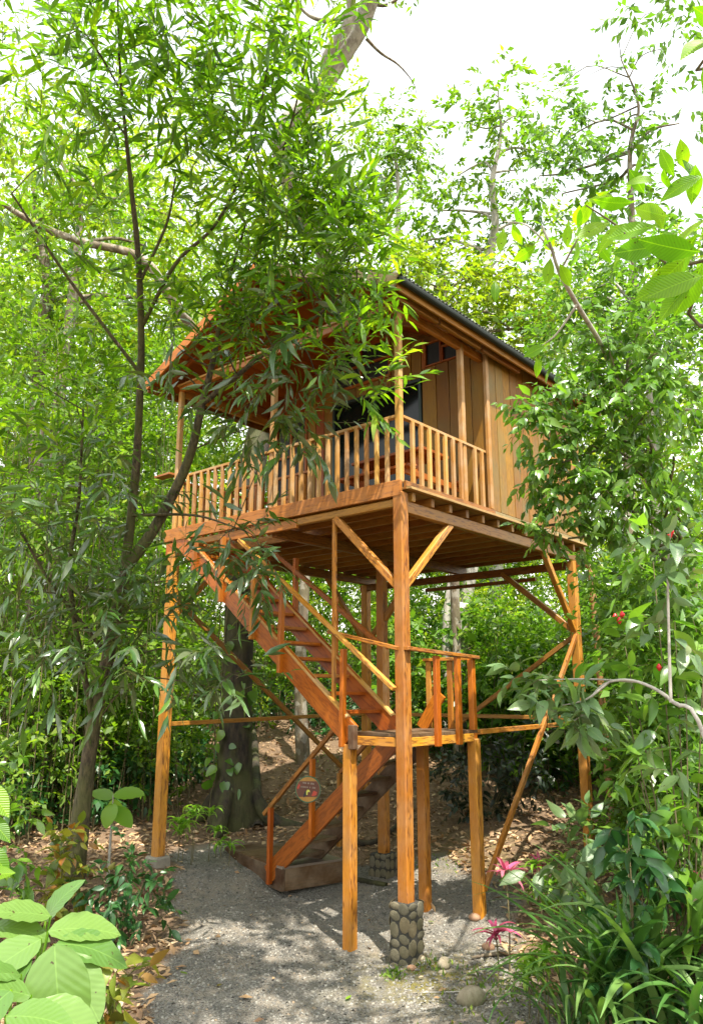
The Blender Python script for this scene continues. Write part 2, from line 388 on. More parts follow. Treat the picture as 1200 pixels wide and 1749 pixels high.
tc = g.n('ShaderNodeTexCoord'); attr = g.n('ShaderNodeAttribute', attribute_name='gravel'); moss = g.n('ShaderNodeAttribute', attribute_name='moss')
nA = g.n('ShaderNodeTexNoise', {'Vector': tc.outputs['Object'], 'Scale': 26, 'Detail': 6, 'Roughness': .75})
vA = g.n('ShaderNodeTexVoronoi', {'Vector': tc.outputs['Object'], 'Scale': 62})
vB = g.n('ShaderNodeTexVoronoi', {'Vector': tc.outputs['Object'], 'Scale': 15})
nB = g.n('ShaderNodeTexNoise', {'Vector': tc.outputs['Object'], 'Scale': 2.2, 'Detail': 5, 'Roughness': .7})
grav = g.mix(g.math('MULTIPLY', vA.outputs['Color'], 1), (.075, .068, .056), (.215, .20, .17))
grav = g.mix(g.ramp(nB.outputs['Fac'], [(.45, (0, 0, 0)), (.7, (1, 1, 1))]), grav, (.24, .20, .15))
lit = g.mix(vB.outputs['Color'], (.10, .062, .034), (.30, .20, .115)); lit = g.mix(nA.outputs['Fac'], lit, (.13, .08, .045))
c = g.mix(attr.outputs['Fac'], lit, grav)
nM = g.n('ShaderNodeTexNoise', {'Vector': tc.outputs['Object'], 'Scale': 5, 'Detail': 6, 'Roughness': .7})
c = g.mix(g.math('MULTIPLY', moss.outputs['Fac'], g.ramp(nM.outputs['Fac'], [(.42, (0, 0, 0)), (.58, (1, 1, 1))])), c, (.14, .12, .022))
g.l(c, g.b.inputs['Base Color']); g.b.inputs['Roughness'].default_value = .95
g.bump(g.math('ADD', vA.outputs['Distance'], nA.outputs['Fac']), .9, .02)
gm = mesh_np('ground', V, F, g.m, True)
ga = gm.attributes.new('gravel', 'FLOAT', 'POINT'); ga.data.foreach_set('value', gravel_mask(V[:, 0], V[:, 1]).astype(np.float32))
mo = np.clip(np.exp(-(((V[:, 0]-.55)/.8)**2+((V[:, 1]+.15)/.7)**2))*1.3, 0, 1)+.5*np.exp(-(((V[:, 0]+1.8)/1.4)**2+((V[:, 1]-3.6)/1)**2))
ma = gm.attributes.new('moss', 'FLOAT', 'POINT'); ma.data.foreach_set('value', np.clip(mo, 0, 1).astype(np.float32))
put('ground', gm, kind='structure')
def gz(x, y): return float(ground_z(x, y))

# gravel chips, one mass nobody could count
rng = np.random.default_rng(3)
n = 90000
d = rng.random(n); px_ = rng.uniform(-4.6, 4.5, n); py_ = rng.uniform(-6, 3.4, n)
k = (gravel_mask(px_, py_) > rng.random(n)) & (rng.random(n) < np.clip(1.5-(np.hypot(px_-CAM.x, py_-CAM.y)-5)*.12, .25, 1)); px_, py_ = px_[k], py_[k]
oct_ = (np.array([(1, 0, 0), (0, 1, 0), (-1, 0, 0), (0, -1, 0), (0, 0, .7), (.7, .7, -.2), (-.7, .6, .1)]), np.array([(0, 1, 4), (1, 2, 4), (2, 3, 4), (3, 0, 4)]))
P = np.stack([px_, py_, ground_z(px_, py_)], -1); S = .006+.016*rng.random(len(P))**2.2
D = rng.normal(size=P.shape); D[:, 2] *= .25; N = rng.normal(size=P.shape)*.35; N[:, 2] += 1
V, F = stamp(oct_, P, bases(D, N), S)
g = NT('grey gravel chip'); geo = g.n('ShaderNodeNewGeometry')
g.l(g.ramp(geo.outputs['Random Per Island'], [(0, (.06, .058, .052)), (.4, (.13, .123, .106)), (.75, (.205, .193, .165)), (.95, (.26, .245, .21)), (1, (.22, .16, .10))]), g.b.inputs['Base Color']); g.b.inputs['Roughness'].default_value = .85
o = put('gravel_chips', mesh_np('gravel_chips', V, F, g.m), kind='stuff'); o['label'] = 'loose grey gravel covering the path below the stairs'; o['category'] = 'gravel'

# leaf litter on the forest floor
n = 46000; a = rng.uniform(-.62, .62, n); dist = 4+26*rng.random(n)**1.15
ang = YAW+math.pi/2-a*1.0
lx = CAM.x+dist*np.cos(YAW+math.pi/2+a); ly = CAM.y+dist*np.sin(YAW+math.pi/2+a)
k = rng.random(n) > gravel_mask(lx, ly)*.985; lx, ly = lx[k], ly[k]
P = np.stack([lx, ly, ground_z(lx, ly)+.012+.02*rng.random(len(lx))], -1)
D = rng.normal(size=P.shape); D[:, 2] *= .22; N = rng.normal(size=P.shape)*.4; N[:, 2] += 1
V, F = stamp(leaf_tpl(2, .5, -.15, .5, .45), P, bases(D, N), .05+.10*rng.random(len(P)))
o = put('leaf_litter', mesh_np('leaf_litter', V, F, L_LIT), kind='stuff'); o['label'] = 'brown dry leaves strewn over the forest floor'; o['category'] = 'leaf litter'

# ================================================================== the tree house
LF, LS, SV = 4.2, 4.45, 1.89           # front length, side length, veranda depth
ZF, ZB = 5.0, 7.18
house = thing('tree_house', 'varnished wooden cabin on tall stilts with veranda, gable roof and dog-leg stairs', 'tree house')
def group_part(name): return put(name, None, house)
random.seed(5)
# ---- posts
def post(x, y, z0, z1, s=.132, mat=W_POST): return bar('support_post', (x, y, z0), (x, y, z1), s, s, mat, house, up=(0, 1, 0), c=.012)
post(0, 0, .54, 4.86); post(-LF, 0, .46, 4.66, .14); post(0, LS-.08, gz(0, 4.4)-.1, 4.62, .13); post(-2.15, 2.35, .42, 4.62); post(-LF, LS, .5, 4.62, .14)
# thin upper posts of the veranda
for (x, y) in ((0, 0), (-LF, 0), (-2.12, 0), (0, 1.36)):
    bar('veranda_post', (x, y, ZF-.02), (x, y, ZB), .075, .075, W_RAIL, house, up=(0, 1, 0))
# ---- stone piers
def pier(x, y, z0, z1, s, seed):
    rr = random.Random(seed)
    g = simple('pier mortar', (.03, .028, .022), .95, noise=.4, scale=30, bump=.6) if 'pier mortar' not in bpy.data.materials else bpy.data.materials['pier mortar']
    p = bar('stone_pier', (x, y, z0), (x, y, z1), s, s, g, house, up=(0, 1, 0), c=.02)
    if 'cobble' not in CACHE:
        V = []; F = []; K = 10
        rings = [(1.0, -.35), (.98, .25), (.72, .72), (.3, .95)]
        for r, h in rings: V += [(r*math.cos(2*math.pi*k/K), r*math.sin(2*math.pi*k/K), h) for k in range(K)]
        V.append((0, 0, 1.0))
        for i in range(3):
            for k in range(K): F.append([i*K+k, i*K+(k+1) % K, (i+1)*K+(k+1) % K, (i+1)*K+k])
        for k in range(K): F.append([3*K+k, 3*K+(k+1) % K, 4*K])
        g2 = NT('river cobble'); tc = g2.n('ShaderNodeTexCoord'); oi = g2.n('ShaderNodeObjectInfo')
        nz = g2.n('ShaderNodeTexNoise', {'Vector': tc.outputs['Object'], 'Scale': 2.2, 'Detail': 6, 'Roughness': .7}); 
        cc = g2.ramp(oi.outputs['Random'], [(0, (.10, .082, .042)), (.35, (.17, .135, .072)), (.7, (.14, .12, .085)), (1, (.22, .155, .075))])
        cc = g2.mix(nz.outputs['Fac'], cc, (.09, .085, .05)); g2.l(cc, g2.b.inputs['Base Color']); g2.b.inputs['Roughness'].default_value = .75; g2.bump(nz.outputs['Fac'], .4, .05)
        CACHE['cobble'] = mesh_np('cobble', V, F, g2.m, True)
    for (nx_, ny_) in ((0, -1), (1, 0), (-1, 0), (0, 1)):
        n = Vector((nx_, ny_, 0)); t = Vector((0, 0, 1)).cross(n)
        cols = 2 if s < .29 else 3; zz0 = max(z0, gz(x, y)-.03)
        for cI in range(cols):
            z = zz0+(.0 if cI % 2 else -.04)
            while z < z1-.03:
                h = rr.uniform(.035, .09); h = min(h, (z1-z)/2+.005)
                if h < .02: break
                wdt = s/cols*.53*rr.uniform(.9, 1.05)
                c = Vector((x, y, z+h))+n*(s/2-.004)+t*((cI+.5)/cols-.5)*s*.98+t*rr.uniform(-.012, .012)
                B = Matrix((t, Vector((0, 0, 1)), n)).transposed().to_4x4()
                put('stone', CACHE['cobble'], p, Matrix.Translation(c) @ B @ Matrix.Rotation(rr.uniform(-.25, .25), 4, 'Z') @ Matrix.Diagonal((wdt, h*1.03, .013, 1)))
                z += 2*h+.006
    return p
pier(0, 0, -.15, .56, .25, 1); pier(-2.15, 2.35, 0, .43, .30, 2); 
conc = simple('rough footing concrete', (.22, .2, .16), .95, noise=.4, scale=14, bump=.5)
bar('footing', (-LF, 0, .1), (-LF, 0, .47), .26, .26, conc, house, up=(0, 1, 0), c=.02)
# ---- girders, joists, floor
def gird(p0, p1, wd=.09, h=.14, mat=W_BEAM, name='girder'): return bar(name, p0, p1, wd, h, mat, house)
gird((.0, .075, 4.70), (.0, LS+.32, 4.70)); gird((-2.15, .08, 4.70), (-2.15, LS+.25, 4.70)); gird((-LF, .08, 4.70), (-LF, LS+.25, 4.70))
gird((-LF-.1, LS-.02, 4.565), (.12, LS-.02, 4.565), .08, .12)
js = np.arange(.16, LS+.3, .38)
for y in js:
    x0 = -LF-.12
    if .05 < y < .9: x0 = -2.2
    bar('joist', (x0, y, 4.825), (.075, y, 4.825), .06, .11, W_JOIST, house)
bar('joist', (-LF-.05, .93, 4.825), (-2.2, .93, 4.825), .06, .11, W_JOIST, house)
fl = group_part('floor')
xb = -LF-.1; i = 0
while xb < .02:
    w_ = .135; y0 = -.02
    if -LF+.05 < xb < -2.3: y0 = .92
    bar('floorboard', (xb+w_/2, y0, 4.9), (xb+w_/2, LS+.28, 4.9), w_-.006, .03, W_FLOOR, fl); xb += w_
bar('fascia', (-LF-.16, -.05, 4.905), (.05, -.05, 4.905), .045, .185, W_FASC, house)
bar('fascia', (.085, -.025, 4.935), (.085, SV+.05, 4.935), .04, .10, W_BEAM, house)
bar('fascia', (.085, SV+.053, 4.93), (.085, LS+.3, 4.93), .04, .085, W_GREY, house)
bar('fascia', (-LF-.14, .0, 4.9), (-LF-.14, LS+.3, 4.9), .04, .15, W_FASC, house)
bar('girder', (-LF, .0, 4.745), (-.08, .0, 4.745), .07, .09, W_JOIST, house)
bar('stair_header', (-3.05, -.02, 4.72), (-1.62, -.02, 4.72), .05, .11, W_FASC, house)
# ---- braces
def brace(p0, p1, wd=.075, h=.085, mat=W_POST, up=(0, 0, 1)): bar('brace', p0, p1, wd, h, mat, house, up)
brace((-.04, 0, 3.78), (-.98, 0, 4.70)); brace((0, .04, 3.78), (0, 1.02, 4.66))
brace((0, LS-.12, 3.55), (0, LS-1.0, 4.65)); brace((-.04, LS-.06, 3.55), (-1.25, LS-.04, 4.55), mat=W_BEAM)
brace((-LF+.04, LS, 3.55), (-LF+.95, LS, 4.52), mat=W_JOIST); brace((-LF, LS-.04, 3.55), (-LF, LS-1.1, 4.66), mat=W_JOIST)
brace((-LF, .04, 3.7), (-LF, 1.0, 4.66)); brace((-2.15+.05, 2.35, 3.7), (-1.2, 2.35, 4.75), mat=W_JOIST); brace((-2.15, 2.4, 3.7), (-2.15, 3.3, 4.65), mat=W_JOIST)
brace((-.02, LS-.02, 3.5), (-LF+.02, LS+.04, .9), .05, .07, W_JOIST); brace((.02, LS-.12, 3.48), (.02, 1.46, .42), .05, .07)
brace((-LF-.02, .07, 4.0), (-LF-.02, LS-.07, .95), .05, .07, W_JOIST)
brace((.0, 1.43, 2.17), (.0, LS-.14, 2.2), .05, .06); brace((-.06, LS-.05, 2.26), (-LF+.07, LS-.05, 2.26), .05, .06, W_JOIST)
brace((-LF, .07, 2.2), (-LF, LS-.07, 2.26), .05, .06, W_JOIST)
bar('hanger', (-1.0, -.005, 2.50), (-1.0, -.005, 4.7), .045, .045, W_POST, house, up=(0, 1, 0))
brace((-3.0, LS+.27, 4.45), (-.8, LS+.27, 4.45), .05, .06, W_BEAM)
# ---- landing
ld = group_part('landing'); LZ = 2.2
for k in range(6):
    y = .015+k*.235
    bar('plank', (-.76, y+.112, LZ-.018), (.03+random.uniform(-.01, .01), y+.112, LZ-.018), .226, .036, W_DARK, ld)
bar('rim', (-.68, -.02, LZ-.085), (-.08, -.02, LZ-.085), .04, .095, W_POST, ld); bar('rim', (.02, .08, LZ-.085), (.02, 1.33, LZ-.085), .04, .095, W_POST, ld)
bar('rim', (-.74, .05, LZ-.085), (-.74, 1.33, LZ-.085), .04, .095, W_BEAM, ld); bar('rim', (-.70, 1.40, LZ-.085), (0, 1.40, LZ-.085), .04, .095, W_BEAM, ld)
for (x, y, top) in ((-.74, -.02, LZ-.13), (-.74, 1.36, LZ-.13)):
    bar('support_post', (x, y, gz(x, y)-.12), (x, y, top), .12, .12, W_POST, ld, up=(0, 1, 0), c=.01)
bar('support_post', (0, 1.38, gz(0, 1.38)-.1), (0, 1.38, LZ-.1), .12, .12, W_POST, ld, up=(0, 1, 0), c=.01)
bar('corner_post', (.0, 1.38, LZ-.1), (.0, 1.38, 3.03), .075, .075, W_RED, ld, up=(0, 1, 0))
bar('handrail', (-1.06, -.03, 3.335), (-.0, -.075, 3.10), .07, .04, W_POST, ld); bar('handrail', (.09, -.06, 3.10), (.05, 1.45, 3.05), .07, .04, W_POST, ld)
bar('handrail', (-.72, 1.40, 3.04), (.0, 1.40, 3.04), .06, .04, W_POST, ld)
for y in (.55, .98): bar('baluster', (.06, y, LZ-.15), (.06, y, 3.04), .05, .085, W_RED, ld, up=(0, 1, 0))
for x in (-.66, -.34): bar('baluster', (x, 1.42, LZ-.1), (x, 1.42, 3.02), .07, .04, W_POST, ld, up=(0, 1, 0))
bar('brace', (-.70, 1.30, LZ), (-.40, 1.30, LZ+.42), .03, .16, W_RED, ld)
# ---- upper flight
uf = group_part('upper_stairs')
U0, U1 = Vector((-.70, 0, 2.16)), Vector((-4.12, 0, 4.93))
for y, m in ((-.035, W_RED), (.80, W_RED)):
    bar('stringer', (U0.x, y, U0.z), (U1.x, y, U1.z), .05, .27, m, uf); bar('stringer_cap', (U0.x-.05, y, U0.z+.20), (U1.x+.1, y, U1.z+.055), .075, .028, W_RAIL, uf)
nr = 13
for k in range(1, nr):
    t = k/nr; x = -.78-t*3.32; z = LZ+t*(ZF-LZ-.05)
    bar('tread', (x, .0, z), (x, .77, z), .24, .042, W_RED if k % 3 else W_FASC, uf)
sl = (U1.z-U0.z)/(U1.x-U0.x)
for x in (-.80, -1.82, -2.35, -3.0, -3.6):
    z = U0.z+(x-U0.x)*sl
    bar('newel_post', (x, -.085, z-.2), (x+.02, -.085, min(z+.92, 4.72) if x < -2 else z+.88), .075, .05, W_RED if x > -2 else W_FASC, uf, up=(1, 0, 0))
bar('post_cap', (-.655, -.07, 2.02), (-.655, -.07, 2.28), .075, .09, W_DARK, uf, up=(1, 0, 0))
bar('handrail', (-.02, -.13, 2.67), (-2.6, -.13, 4.62), .06, .045, W_POST, uf)
bar('handrail', (-.88, .84, 3.15), (-3.2, .84, 4.80), .055, .06, W_FASC, uf)
for x in (-.90, -1.75, -2.5, -3.1):
    z = U0.z+(x-U0.x)*sl; bar('newel_post', (x, .85, z-.12), (x, .85, min(z+.87, 4.7)), .08, .05, W_RAIL if x > -1 else W_RED, uf, up=(1, 0, 0))
bar('top_board', (-4.23, -.05, 4.50), (-4.23, -.05, 4.78), .03, .16, W_RED, uf, up=(1, 0, 0))
# ---- lower flight
lf = group_part('lower_stairs')
A0, A1 = Vector((-2.92, 0, .22)), Vector((-.76, 0, 2.10))
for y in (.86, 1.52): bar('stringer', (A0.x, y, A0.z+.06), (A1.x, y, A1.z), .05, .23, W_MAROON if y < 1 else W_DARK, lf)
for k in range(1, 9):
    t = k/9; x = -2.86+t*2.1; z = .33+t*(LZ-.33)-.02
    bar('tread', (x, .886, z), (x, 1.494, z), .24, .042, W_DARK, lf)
sl2 = (A1.z-A0.z)/(A1.x-A0.x)
bar('handrail', (-2.98, .80, 1.03), (-1.55, .80, 2.32), .05, .055, W_BEAM, lf); bar('handrail', (-2.3, 1.58, 1.55), (-1.2, 1.58, 2.5), .05, .055, W_BEAM, lf)
for x, m in ((-2.86, W_RED), (-2.1, W_RED)):
    z = A0.z+(x-A0.x)*sl2; bar('newel_post', (x, .81, z-.10), (x, .81, z+.86), .075, .05, m, lf, up=(1, 0, 0))
bar('newel_post', (-2.3, 1.57, .6), (-2.3, 1.57, 1.55), .07, .05, W_BEAM, lf, up=(1, 0, 0))
# ---- base deck of the stairs
dk = group_part('stair_base')
DZ = .40; ex = Vector((-1.62, .42, 0)).normalized(); ey = Vector((.25, .97, 0)).normalized(); dc = Vector((-2.62, .80, 0))
tile = simple('painted deck board', (.17, .13, .10), .6, noise=.35, scale=6)
for k in range(4):
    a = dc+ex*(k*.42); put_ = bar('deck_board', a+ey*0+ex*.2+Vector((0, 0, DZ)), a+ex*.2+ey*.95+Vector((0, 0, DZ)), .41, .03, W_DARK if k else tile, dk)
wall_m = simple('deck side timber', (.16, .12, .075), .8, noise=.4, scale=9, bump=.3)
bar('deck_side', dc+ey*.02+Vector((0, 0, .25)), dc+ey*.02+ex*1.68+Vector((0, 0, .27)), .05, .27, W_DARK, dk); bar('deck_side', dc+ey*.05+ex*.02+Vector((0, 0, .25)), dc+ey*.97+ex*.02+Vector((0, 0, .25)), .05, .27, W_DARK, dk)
# ---- veranda railing
rl = group_part('veranda_railing')
RH = .78
bar('handrail', (-LF-.02, -.015, ZF+RH), (-.03, -.015, ZF+RH), .07, .035, W_RAIL, rl); bar('handrail', (.015, .03, ZF+RH), (.015, SV-.03, ZF+RH), .07, .035, W_RAIL, rl)
nb = 27
for k in range(1, nb):
    x = -LF*k/nb
    if abs(x+2.12) < .06: continue
    bar('baluster', (x, -.035, ZF-.02), (x, -.035, ZF+RH-.017), .045, .045, W_RAIL, rl, up=(0, 1, 0))
for k in range(1, 11):
    y = SV*k/11+.02
    if abs(y-1.36) < .06: continue
    bar('baluster', (.045, y, ZF-.02), (.045, y, ZF+RH-.017), .045, .05, W_RAIL, rl, up=(0, 1, 0))
bar('handrail', (-LF, .90, ZF+.74), (-2.3, .90, ZF+.74), .06, .035, W_FASC, rl)
for k in range(13): bar('baluster', (-LF+.05+k*.145, .90, 4.915), (-LF+.05+k*.145, .90, ZF+.722), .045, .045, W_FASC, rl, up=(0, 1, 0))
bar('handrail', (-LF, .03, ZF+RH-.04), (-LF, SV, ZF+RH-.04), .06, .035, W_FASC, rl)
for k in range(1, 11): bar('baluster', (-LF, SV*k/11, ZF-.08), (-LF, SV*k/11, ZF+RH-.06), .045, .045, W_FASC, rl, up=(0, 1, 0))
bar('shelf', (-LF-.42, -.05, ZF+.86), (-LF-.04, -.05, ZF+.86), .16, .03, W_FASC, rl)
# ---- walls
glass = NT('dark window glass'); glass.b.inputs['Base Color'].default_value = (.006, .010, .009, 1); glass.b.inputs['Roughness'].default_value = .08; glass.b.inputs['Specular IOR Level'].default_value = .28; glass = glass.m
mesh_scr = simple('black insect screen', (.010, .011, .012), .55)
alu = simple('dark aluminium frame', (.035, .05, .045), .4, .6)
RX = -LF/2; RIDGE, EAVE = 8.36, 7.26; PITCH = (RIDGE-EAVE)/(LF/2+.32)
def roof_z(x): return RIDGE-abs(x-RX)*PITCH
sw = group_part('side_wall')
y = SV+.03; k = 0
while y < LS+.25:
    w_ = .2; top = roof_z(0)-.08
    bar('plank', (.075+.004*(k % 2), y+w_/2, 4.985), (.075+.004*(k % 2), y+w_/2, top), .022, w_-.008, W_WALL, sw, up=(0, 1, 0), c=.004); y += w_; k += 1
bar('corner_board', (.08, SV-.01, 4.99), (.08, SV-.01, roof_z(0)-.09), .05, .07, W_RAIL, sw, up=(0, 1, 0))
lw = group_part('left_wall'); y = SV+.03
while y < LS+.25:
    bar('plank', (-LF-.05, y+.1, 4.99), (-LF-.05, y+.1, roof_z(-LF)-.08), .022, .19, W_WALL, lw, up=(0, 1, 0)); y += .2
bw = group_part('rear_wall'); x = -LF
while x < 0:
    bar('plank', (x+.1, LS+.26, 4.99), (x+.1, LS+.26, roof_z(x+.1)-.12), .19, .022, W_WALL, bw, up=(0, 1, 0)); x += .2
fwl = group_part('front_wall')
def fpl(x0, x1, z0, z1, mat=W_WALL, yo=0.0, name='plank'):
    bar(name, ((x0+x1)/2, SV+yo, z0), ((x0+x1)/2, SV+yo, z1), abs(x1-x0)-.006, .024, mat, fwl, up=(0, 1, 0), c=.004)
def window(x0, x1, z0, z1, pane, fm, mul=0, name='window', hz=0, t=.05):
    wn = bar(name, (x0, SV, z0+t/2), (x1, SV, z0+t/2), .06, t, fm, house)
    bar('frame', (x0, SV, z1-t/2), (x1, SV, z1-t/2), .06, t, fm, wn)
    for xx in (x0+t/2, x1-t/2): bar('frame', (xx, SV, z0+t), (xx, SV, z1-t), t, .06, fm, wn, up=(0, 1, 0))
    for q in range(1, mul+1):
        xx = x0+(x1-x0)*q/(mul+1); bar('mullion', (xx, SV-.01, z0+t), (xx, SV-.01, z1-t), .04, .04, fm, wn, up=(0, 1, 0))
    for q in range(1, hz+1):
        zz = z0+(z1-z0)*q/(hz+1); bar('mullion', (x0+t, SV-.014, zz), (x1-t, SV-.014, zz), .03, .04, fm, wn)
    bar('pane', (x0+t, SV+.012, (z0+z1)/2), (x1-t, SV+.012, (z0+z1)/2), .006, z1-z0-2*t+.02, pane, wn, c=.001)
for (x0, x1) in ((-.16, .055), (-.335, -.165)): fpl(x0, x1, 4.925, roof_z(0 if x0 > -.2 else -.2)-.1)
for (x0, x1) in ((-.52, -.34), (-.74, -.525), (-.99, -.745)): fpl(x0, x1, 4.925, 7.27)
window(-.93, -.635, 7.275, 7.66, mesh_scr, W_CEIL, t=.026); window(-.63, -.335, 7.275, 7.535, mesh_scr, W_CEIL, t=.026); fpl(-.99, -.935, 7.275, roof_z(-.94)-.1, W_CEIL)
window(-2.74, -1.0, 4.96, 7.14, glass, alu, 1, 'sliding_window')
for k in range(3): x0 = -1.55+.187*k; fpl(x0, x0+.182, 7.15, roof_z(x0+.19)-.1)
for k in range(5): x0 = -2.74+.238*k; fpl(x0, x0+.233, 7.15, 7.32)
window(-2.74, -1.555, 7.325, 8.0, mesh_scr, W_CEIL, 1, hz=1)
for k in range(6): x0 = -2.74+.2*k; fpl(x0, x0+.19, 8.005, min(roof_z(x0), roof_z(x0+.19))-.08, W_CEIL)
for k in range(3): x0 = -3.3+.187*k; fpl(x0, x0+.18, 4.925, roof_z(x0)-.1, W_CEIL if k % 2 else W_WALL)
window(-4.05, -3.305, 5.75, 7.2, mesh_scr, W_CEIL, 1, hz=1)
for k in range(4): x0 = -4.05+.187*k; fpl(x0, x0+.18, 4.925, 5.745, W_CEIL); fpl(x0, x0+.18, 7.205, roof_z(x0)-.1, W_CEIL)
fpl(-LF-.03, -4.055, 4.925, roof_z(-4.2)-.1, W_CEIL)
# dark room behind the panes
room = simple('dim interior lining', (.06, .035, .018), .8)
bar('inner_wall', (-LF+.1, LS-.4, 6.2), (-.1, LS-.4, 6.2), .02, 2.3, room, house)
# ---- plates and roof
bar('top_plate', (-LF-.03, .0, ZB+.04), (-.04, .0, ZB+.04), .07, .09, W_CEIL, house); bar('top_plate', (-LF-.06, -.005, ZB+.103), (.0, -.005, ZB+.103), .11, .03, W_RAIL, house)
bar('top_plate', (.0, -.02, ZB-.03), (.0, LS+.2, ZB-.03), .07, .11, W_FASC, house); bar('top_plate', (-LF, .05, ZB-.02), (-LF, LS+.2, ZB-.02), .07, .11, W_FASC, house)
rf = group_part('roof'); YF, YB = -.42, LS+.75
XE = .32; ze = roof_z(XE); sheet = NT('corrugated green roof sheet')
tc = sheet.n('ShaderNodeTexCoord'); nz = sheet.n('ShaderNodeTexNoise', {'Vector': tc.outputs['Object'], 'Scale': 3, 'Detail': 6, 'Roughness': .7})
sheet.l(sheet.mix(nz.outputs['Fac'], (.02, .035, .028), (.10, .085, .06)), sheet.b.inputs['Base Color']); sheet.b.inputs['Roughness'].default_value = .5; sheet.b.inputs['Metallic'].default_value = .2; sheet = sheet.m
def corr(side):
    x1 = XE+.075 if side > 0 else -LF-XE-.05
    ns = 7; L = (YB-YF)/ns
    for s_ in range(ns):
        yy = np.linspace(YF+s_*L-.02, YF+(s_+1)*L+.02, 41); zz = .012*np.sin((yy)*2*math.pi/.076)+.055+.003*(s_ % 2)
        V = []; 
        for (xx, dz) in ((RX, 0), (x1, 0), (x1, -.006), (RX, -.006)):
            V += [(xx, a, roof_z(xx)+b+dz) for a, b in zip(yy, zz)]
        n_ = len(yy); F = []
        for r_ in range(3):
            for j in range(n_-1): F.append([r_*n_+j, r_*n_+j+1, (r_+1)*n_+j+1, (r_+1)*n_+j])
        put('roofing_sheet', mesh_np('roofing_sheet', V, F, sheet, False), rf)
corr(1); corr(-1)
V, F = tube_arrays([(RX, YF-.02, RIDGE+.06, .07), (RX, (YF+YB)/2, RIDGE+.06, .07), (RX, YB, RIDGE+.06, .07)], 8, 2); put('ridge_cap', mesh_np('ridge', V, F, sheet, True), rf)
for side in (1, -1):
    xe = XE if side > 0 else -LF-XE
    sv_ = Vector((xe-RX, 0, roof_z(xe)-RIDGE)); Ls = sv_.length; sdir = sv_.normalized()
    nrm_ = Vector((-sdir.z*side, 0, sdir.x*side)); nrm_ = nrm_ if nrm_.z > 0 else -nrm_
    yy = YF+.25
    while yy < YB: bar('rafter', Vector((RX, yy, RIDGE-.055))+sdir*.03, Vector((RX, yy, RIDGE-.055))+sdir*(Ls-.03), .05, .10, W_BEAM if side > 0 else W_CEIL, rf, up=nrm_); yy += .72
    m = int(Ls/.17)
    for k in range(m):
        p = Vector((RX, 0, RIDGE+.012))+sdir*(.05+(k+.5)*(Ls-.06)/m); bar('ceiling_plank', (p.x, YF+.02, p.z), (p.x, YB-.02, p.z), (Ls-.06)/m-.006, .02, W_CEIL, rf, up=nrm_)
    bar('bargeboard', Vector((RX, YF-.015, RIDGE-.03))+sdir*.01, Vector((RX, YF-.015, RIDGE-.03))+sdir*Ls, .035, .15, W_GREY if side > 0 else W_CEIL, rf, up=nrm_)
    bar('eave_board', (xe-.02*side, YF, roof_z(xe)-.07), (xe-.02*side, YB, roof_z(xe)-.07), .03, .12, W_BEAM, rf)
# eave blocking boards with light ends
for (y0, y1) in ((YF+.1, .55), (.60, 1.55), (1.6, 2.6)): bar('eave_purlin', (.20, y0, roof_z(.2)-.16), (.20, y1, roof_z(.2)-.16), .05, .10, W_BEAM, rf)
gut = simple('dark green gutter', (.003, .009, .006), .8)
V = []; F = []; K = 9
gp = [(.0, .035)]+[(.035-.035*math.cos(a), -.035*math.sin(a)) for a in np.linspace(0, math.pi, 7)]+[(.07, .03)]
for yv in (YF-.02, YB): V += [(XE+.01+a, yv, roof_z(XE)-.03+b) for a, b in gp]
V += [(v[0]+(.006 if i_ % K > K//2 else -.0), v[1], v[2]-.006) for i_, v in enumerate(V)]
for b in (0, 2*K):
    for j in range(K-1): F.append([b+j, b+j+1, b+K+j+1, b+K+j])
for e in (0, K): F.append(list(range(e, e+K)))
put('gutter', mesh_np('gutter', V, F, gut, False), rf)
# bamboo-look rain pipe at the far right post
pipe = wood('banded pipe paint', (.42, .25, .09), (.26, .12, .04), fig=.5, weather=.2)
xp, yp = .22, LS+.12
dp = tube('downpipe', [(.0, yp+.0, 4.56, .05), (.14, yp, 4.57, .05), (xp, yp, 4.50, .052), (xp+.005, yp, 4.3, .05), (xp+.03, yp, 2.5, .05), (xp+.05, yp+.02, .5, .05)], pipe, house, 12, 6)
for z in (4.44, 4.0, 3.5, 2.9, 2.3, 1.7, 1.1):
    t = (4.5-z)/4; bar('pipe_collar', (xp+.005+.045*t, yp, z), (xp+.005+.045*t, yp, z+.035), .118, .118, pipe, house, up=(0, 1, 0), c=.034)

# ---- round sign on the lower handrail
sx, sy, sz = -2.12, .755, 1.42
sg = thing('round_sign', 'round painted wooden sign with a toucan on the lower stair rail', 'sign', (sx, sy, sz-.17))
rotS = Matrix.Translation((sx, sy, sz)) @ Matrix.Rotation(R(38), 4, 'Z') @ Matrix.Rotation(R(90), 4, 'X')
def disc(name, r, z0, z1, mat, par, cx=0, cy=0, sx_=1, sy_=1, K=28):
    V = [(cx+r*sx_*math.cos(2*math.pi*k/K), cy+r*sy_*math.sin(2*math.pi*k/K), z) for z in (z0, z1) for k in range(K)]
    F = [[k, (k+1) % K, K+(k+1) % K, K+k] for k in range(K)]+[list(range(K, 2*K)), list(range(K-1, -1, -1))]
    return put(name, mesh_np(name, V, F, mat), par, rotS)
grn = simple('green sign rim', (.02, .10, .05), .4); brn = simple('brown sign face', (.10, .028, .012), .5, noise=.4, scale=8)
ylw = simple('ochre sign paint', (.34, .17, .025), .5, noise=.3); rd = simple('red sign paint', (.42, .045, .02), .5); blk = simple('black sign paint', (.01, .01, .01), .5); lim = simple('lime sign paint', (.55, .55, .08), .5); pal = simple('pale lettering paint', (.36, .34, .28), .6)
SR = .165
